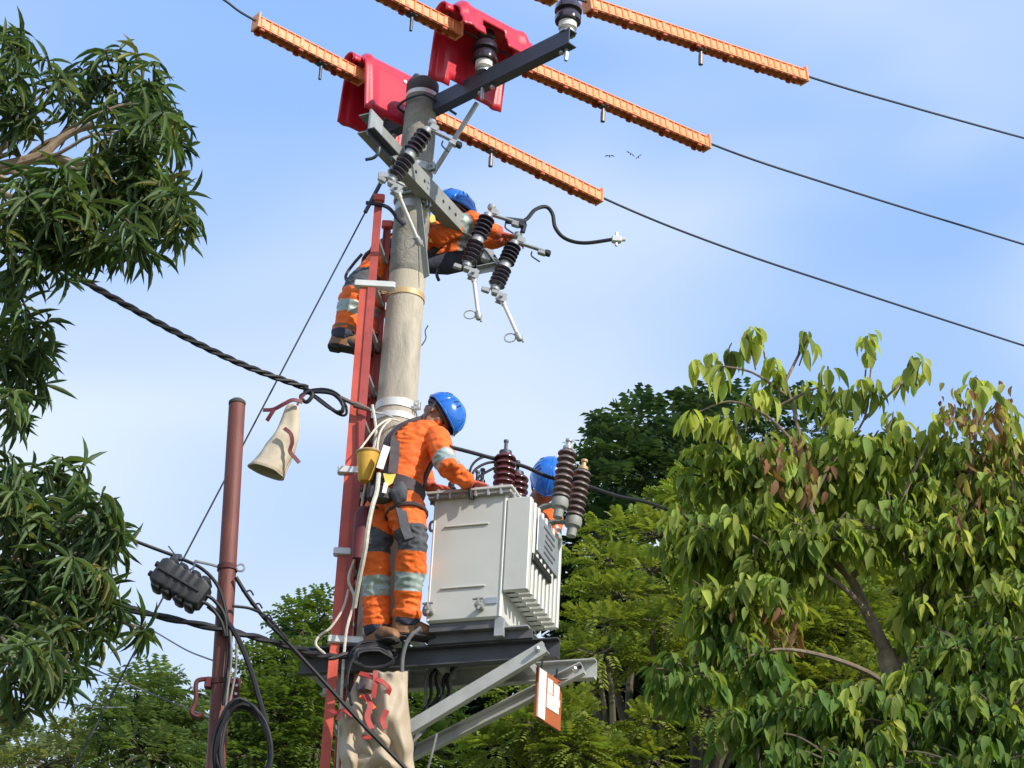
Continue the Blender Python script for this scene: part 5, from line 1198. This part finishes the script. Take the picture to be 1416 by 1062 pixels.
# ---------------------------------------------------------------- broad-leaved tree in front on the right
random.seed(5)
bt_b = P(1262, 1062, 13.2); bt_b.z = 0; bt = thing('broadleaf_tree', 'broad-leaved tree with hanging oval leaves and pale new shoots above the greenery', 'tree', bt_b)
t1_ = P(1245, 975, 13.2); tk = MB(); pth = spline([bt_b-V((0, 0, .3)), bt_b+V((.06, .02, 1.6)), P(1262, 1150, 13.2), t1_, P(1225, 900, 13.15)], 5); tk.tube(pth, taper(len(pth), .15, .060), 12); tk.build('trunk', 'bark', bt)
BR = MB(); TW = MB()
main = [[(1225, 900, 13.15), (1200, 850, 13.1), (1176, 800, 13.05), (1150, 770, 13.0), (1120, 700, 13.0), (1105, 600, 13.0), (1085, 520, 13.0)],
        [(1205, 860, 13.1), (1180, 825, 12.95), (1140, 795, 12.9), (1090, 770, 12.85), (1040, 740, 12.8)],
        [(1236, 940, 13.2), (1262, 880, 13.1), (1300, 820, 13.05), (1325, 740, 13.0), (1345, 640, 13.0), (1352, 560, 13.0)],
        [(1300, 820, 13.05), (1350, 790, 12.95), (1416, 770, 12.9), (1480, 740, 12.9)],
        [(1120, 700, 13.0), (1150, 640, 13.0), (1195, 580, 13.0), (1205, 500, 13.0)],
        [(1195, 580, 13.0), (1235, 540, 12.95), (1270, 510, 12.95)],
        [(1105, 620, 13.0), (1060, 575, 12.95), (1010, 555, 12.95), (965, 570, 12.95)],
        [(1085, 545, 13.0), (1040, 515, 12.95), (990, 505, 12.95)],
        [(1240, 960, 13.2), (1200, 930, 12.9), (1130, 905, 12.7), (1060, 900, 12.6), (980, 935, 12.6)],
        [(1085, 530, 13), (1110, 480, 13), (1118, 470, 13)], [(1080, 560, 13), (1120, 540, 12.95), (1150, 530, 12.95)],
        [(1325, 740, 13), (1370, 660, 12.95), (1400, 600, 12.95)], [(1176, 800, 13.05), (1230, 740, 12.95), (1260, 660, 12.9), (1290, 600, 12.9)]]
for i, q in enumerate(main):
    pth = spline(pp(*q), 4); BR.tube(pth, taper(len(pth), .042 if i in (0, 2) else (.022 if i in (1, 3, 8, 12) else .011), .007 if i in (0, 2) else .005), 7)
BR.build('branch', 'bark', bt)
LV = Leaves()
def bunch(q, n, l0, col, stem_from=None, spread=.5, hue=.14):
    if stem_from is not None: TW.tube(limb_path(stem_from, q, .06, 3, .05), [.0065]*9+[.004], 4)
    for k in range(n):
        a = rnd(0, 6.283); out = V((math.cos(a), math.sin(a), 0)); drop = rnd(.5, 1.6)
        d = (out*rnd(.25, 1.2)*spread*1.5+V((0, 0, -drop))+rdir()*.3).normalized(); l = l0*rnd(.70, 1.30)
        LV.add(q+out*rnd(.0, .05)+V((0, 0, rnd(-.08, .03))), d, out+V((0, 0, .5))+rdir()*.35, l, l*rnd(.30, .42), jit(col, .34, hue))
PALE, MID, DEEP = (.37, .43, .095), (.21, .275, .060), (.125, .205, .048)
shoots = [(1032, 468, 8), (1045, 458, 8), (1012, 480, 8), (985, 498, 9), (965, 505, 8), (1000, 512, 7), (1070, 500, 9), (1078, 520, 8), (1115, 465, 5), (1118, 475, 4), (1145, 512, 6), (1110, 535, 7), (958, 572, 10), (972, 582, 9), (1000, 580, 10), (1015, 588, 9), (1030, 560, 9), (1048, 545, 8), (1060, 540, 8), (1125, 545, 9), (1140, 560, 10), (1155, 545, 9), (1165, 575, 9), (1200, 470, 9), (1202, 480, 7), (1190, 530, 9), (1208, 538, 9), (1178, 545, 8), (1262, 498, 7), (1275, 505, 6), (1258, 520, 6), (1350, 525, 8), (1348, 535, 6), (1100, 600, 10), (1090, 625, 10), (1055, 610, 8), (1300, 575, 8), (1320, 565, 8), (1380, 560, 8), (1400, 590, 8), (1235, 575, 10), (1245, 590, 9), (1280, 600, 9), (1392, 570, 8)]
for x, y, n in shoots:
    q = P(x, y-6, 12.95+rnd(-.15, .15)); bunch(q, n, .155, PALE if random.random() < .75 else MID, P(x+rnd(-14, 14)+(1120-x)*.05, y+rnd(26, 44), 13.0), .45)
BC = [(1000, 660, 80, 45, 13.4), (1090, 660, 90, 60, 13.3), (1190, 640, 90, 60, 13.2), (1290, 650, 90, 60, 13.2), (1385, 650, 70, 60, 13.1), (960, 740, 60, 50, 13.2), (1040, 745, 90, 60, 13.0), (1140, 745, 70, 55, 12.9), (1240, 735, 80, 60, 12.9), (1340, 740, 80, 60, 12.9), (1405, 720, 50, 70, 12.8),
      (990, 830, 60, 45, 12.9), (1060, 830, 60, 40, 12.8), (950, 930, 50, 40, 12.5), (1050, 905, 50, 40, 12.6), (1290, 790, 40, 60, 12.9), (1380, 830, 60, 50, 12.7), (1350, 900, 90, 50, 12.6), (1270, 985, 110, 60, 12.5), (1150, 1000, 100, 60, 12.5), (1060, 1010, 80, 50, 12.6), (1385, 985, 70, 70, 12.4), (1180, 1060, 160, 40, 12.4), (1350, 1060, 110, 45, 12.3), (1310, 860, 70, 40, 13.0), (1000, 890, 40, 50, 12.9)]
for C in BC:
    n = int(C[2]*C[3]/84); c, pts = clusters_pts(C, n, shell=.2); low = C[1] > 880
    for q, d in pts:
        if abs(pix(q)[0]-1195) < 46 and 770 < pix(q)[1] < 930 and random.random() < .8: continue
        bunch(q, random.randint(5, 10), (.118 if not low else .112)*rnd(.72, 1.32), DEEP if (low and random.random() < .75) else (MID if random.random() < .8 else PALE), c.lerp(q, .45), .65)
for _ in range(420):                           # withered leaves caught in the crown
    x, y = random.choice([(1350, 560), (1380, 640), (1100, 640), (1360, 720), (1060, 860)]); q = P(x+rnd(-50, 50), y+rnd(-40, 40), 12.8+rnd(-.2, .4)); l = rnd(.06, .13)
    LV.add(q, V((rnd(-.5, .5), rnd(-.5, .5), -1)).normalized(), rdir(), l, l*.4, jit(random.choice([(.26, .15, .085), (.34, .30, .09), (.22, .11, .06)]), .3, .1))
TW.build('twig', 'twig', bt)['kind'] = 'stuff'
finish(bt, LV.arr(), 'broad', 'leaf_broad', 300)

# ---------------------------------------------------------------- fine-leaved trees behind
def fine_tree(name, label, base_px, Y, Cs, col, per, let_l, let_w, fr_l, pairs, m_='leaf_fine', seed=1, forkz=.55, grp=None, up=.5, dark=None, trunk_r=.2, shell=.35, lit=None, dk=.35):
    random.seed(seed)
    b = P(*base_px, Y); b.z = 0; t = thing(name, label, 'tree', b, grp)
    zc = [P(C[0], C[1], C[4]).z for C in Cs]; fk = V((b.x, b.y, max(1.5, min(zc)*forkz)))
    tk = MB(); pth = spline([b-V((0, 0, .3)), b.lerp(fk, .5)+V((.1, .05, 0)), fk], 5); tk.tube(pth, taper(len(pth), trunk_r, trunk_r*.6), 10); tk.build('trunk', 'bark_dark', t)
    br_ = MB(); LL = []; rg = np.random.default_rng(seed)
    for C in Cs:
        n = max(4, int(C[2]*C[3]*per)); c, pts = clusters_pts(tuple(C[:5])+((C[5] if len(C) > 5 else 1.0)*dk,), n, shell=shell)
        pth = limb_path(fk, c, .05, 5, .05); br_.tube(pth, taper(len(pth), trunk_r*.35, .015), 6)
        cc = C[6] if len(C) > 6 else col
        for q, d in pts:
            if random.random() < .12: br_.tube(limb_path(c, q, .03, 3, .05), taper(10, .012, .004), 4)
            rd_ = (d+V((0, 0, up-.3))).normalized(); rd_ = (rd_+rdir()*.45).normalized(); sd = rd_.cross(V((0, 0, 1))); sd = sd.normalized() if sd.length > .1 else V((1, 0, 0)); nn = sd.cross(rd_)
            fcol = jit(cc, .25, .12)
            for k in range(pairs):
                f_ = (k+.6)/pairs; pc_ = q+rd_*fr_l*f_-V((0, 0, fr_l*.35*f_*f_))
                for s_ in (-1, 1): LL.append((pc_, sd*s_+rd_*.5-V((0, 0, .35)), nn+rdir()*.25, let_l*(1-.35*abs(f_-.45))*rnd(.8, 1.2), let_w, fcol))
    br_.build('branch', 'twig', t)
    A = [np.array([tuple(l[i]) for l in LL], np.float32) for i in (0, 1, 2)]+[np.array([l[3] for l in LL], np.float32), np.array([l[4] for l in LL], np.float32), np.array([l[5] for l in LL], np.float32)]
    off = OFF[t.name]; o = bpy.data.objects.new('crown', leaves_mesh('crown', 'let', A, m_, off)); COL.objects.link(o); o.parent = t; o['kind'] = 'stuff'
    return t
YG, MG, DG = (.215, .265, .050), (.10, .16, .03), (.046, .085, .036)
fine_tree('feathery_tree', 'bright yellow-green feathery tree in layers behind the transformer', (880, 1062), 18.0,
    [(925, 742, 115, 20, 18.2, .9), (985, 700, 90, 24, 18.6, .9), (1030, 655, 90, 22, 19.0, .9), (845, 772, 62, 13, 17.6, .6), (900, 790, 80, 15, 17.4, .7), (860, 825, 74, 14, 17.3, .7), (835, 862, 55, 13, 17.1, .6), (825, 905, 58, 14, 17.0, .6), (905, 862, 64, 15, 17.2, .7), (900, 908, 40, 11, 17.2, .5), (965, 815, 80, 20, 17.8, .8), (1060, 760, 120, 50, 18.2, 1.0), (1110, 700, 140, 40, 19.0, 1.0), (1230, 690, 150, 46, 19.4, 1.0), (1360, 690, 100, 50, 19.4, 1.0), (1060, 870, 90, 40, 17.6, .9), (1150, 860, 90, 60, 17.8, .9), (1000, 920, 70, 30, 17.2, .8), (785, 990, 40, 22, 16.6, .7), (790, 1030, 34, 26, 16.5, .6), (735, 1005, 40, 18, 16.6, .6), (720, 960, 34, 10, 17, .5), (690, 1035, 46, 22, 16.8, .6), (810, 1045, 40, 26, 16.6, .6), (1180, 950, 90, 40, 17.6, .9), (1280, 820, 120, 70, 18.5, 1.0), (905, 1000, 34, 18, 16.9, .5), (900, 1050, 50, 18, 16.9, .5), (980, 985, 44, 20, 16.9, .6)],
    YG, .095, .066, .030, .19, 6, seed=21, up=.75, trunk_r=.26, shell=.25)
fine_tree('evergreen_tree', 'dark evergreen tree rising behind the feathery tree beside the new shoots', (900, 1062), 25.0,
    [(905, 612, 90, 34, 25, 1.6), (850, 640, 40, 36, 24.6, 1.2), (960, 600, 70, 30, 25, 1.4), (1010, 590, 70, 26, 25.4, 1.4), (880, 670, 80, 36, 24.6, 1.4), (845, 690, 40, 30, 24.4, 1.0), (950, 660, 100, 40, 25, 1.6), (1080, 600, 90, 30, 26, 1.5), (1180, 690, 110, 50, 26, 1.8), (1300, 700, 120, 50, 26, 1.8), (1400, 690, 60, 40, 26, 1.6)],
    DG, .060, .14, .06, .30, 4, dk=.6, seed=31, trunk_r=.3, up=.6)
fine_tree('painted_shade_tree', 'tree with shade painted into its near-black leaves, filling the gaps under the feathery branches', (930, 1062), 22.5,
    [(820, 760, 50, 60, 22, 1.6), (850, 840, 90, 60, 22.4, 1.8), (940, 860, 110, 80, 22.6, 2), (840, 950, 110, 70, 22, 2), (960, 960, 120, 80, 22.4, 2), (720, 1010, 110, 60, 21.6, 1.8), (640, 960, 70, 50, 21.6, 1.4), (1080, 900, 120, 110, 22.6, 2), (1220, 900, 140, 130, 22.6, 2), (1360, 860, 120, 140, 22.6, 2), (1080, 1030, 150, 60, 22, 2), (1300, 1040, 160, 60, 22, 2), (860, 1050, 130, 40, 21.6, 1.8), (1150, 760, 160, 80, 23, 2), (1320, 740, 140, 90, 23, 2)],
    (.012, .027, .013), .032, .20, .085, .34, 4, seed=41, trunk_r=.34, up=.3, shell=.15)  # shade of the deep crown gaps is put into this near-black leaf tint
fine_tree('round_tree', 'mid green rounded tree between the rusty pole and the ladder', (395, 1062), 19.0,
    [(420, 870, 34, 34, 19, .7), (448, 850, 22, 24, 19, .5), (400, 925, 50, 30, 18.8, .8), (350, 930, 36, 26, 19, .7), (430, 960, 50, 34, 18.6, .8), (370, 985, 70, 40, 18.6, 1), (320, 990, 46, 34, 18.8, .8), (440, 1030, 60, 40, 18.6, 1), (350, 1045, 80, 30, 18.6, 1), (500, 960, 50, 70, 19.4, 1), (530, 1030, 60, 40, 19.4, 1), (590, 1040, 60, 30, 19.6, 1), (600, 990, 40, 30, 19.8, .8)],
    (.125, .185, .040), .095, .066, .030, .19, 5, seed=51, trunk_r=.2, up=.6)
fine_tree('painted_shade_tree', 'tree with shade painted into its blackish leaves, behind the rounded tree and ladder foot', (440, 1062), 22.0,
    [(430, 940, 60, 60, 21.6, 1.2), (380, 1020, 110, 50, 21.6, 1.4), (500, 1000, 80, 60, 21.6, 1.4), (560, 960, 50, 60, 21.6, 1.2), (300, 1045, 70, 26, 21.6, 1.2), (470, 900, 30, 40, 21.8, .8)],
    (.014, .030, .014), .034, .20, .085, .34, 4, seed=61, trunk_r=.25, up=.3, shell=.15)  # leaf tint darkened to carry the shade between the trees
fine_tree('young_tree', 'pale green young tree topping the bushes left of the rusty pole', (205, 1062), 16.5,
    [(215, 945, 26, 20, 16.5, .4), (190, 965, 36, 24, 16.5, .5), (232, 975, 30, 26, 16.5, .5), (180, 1005, 50, 30, 16.4, .6), (230, 1015, 46, 30, 16.5, .6), (200, 1045, 80, 26, 16.3, .7), (150, 990, 20, 18, 16.4, .4), (268, 1000, 22, 20, 16.6, .4), (262, 1035, 30, 24, 16.6, .5)],
    (.135, .195, .065), .085, .075, .024, .18, 5, seed=71, trunk_r=.1, up=.7)
fine_tree('bush', 'pale yellowish bush in the lowest left corner below the mango leaves', (60, 1062), 20.0,
    [(30, 1035, 50, 24, 20, .8), (90, 1030, 46, 26, 20, .8), (60, 1060, 90, 24, 19.6, .9), (130, 1050, 50, 26, 19.8, .8), (8, 1010, 20, 26, 20, .6)],
    (.17, .20, .080), .075, .08, .030, .18, 5, seed=81, trunk_r=.1, up=.7)
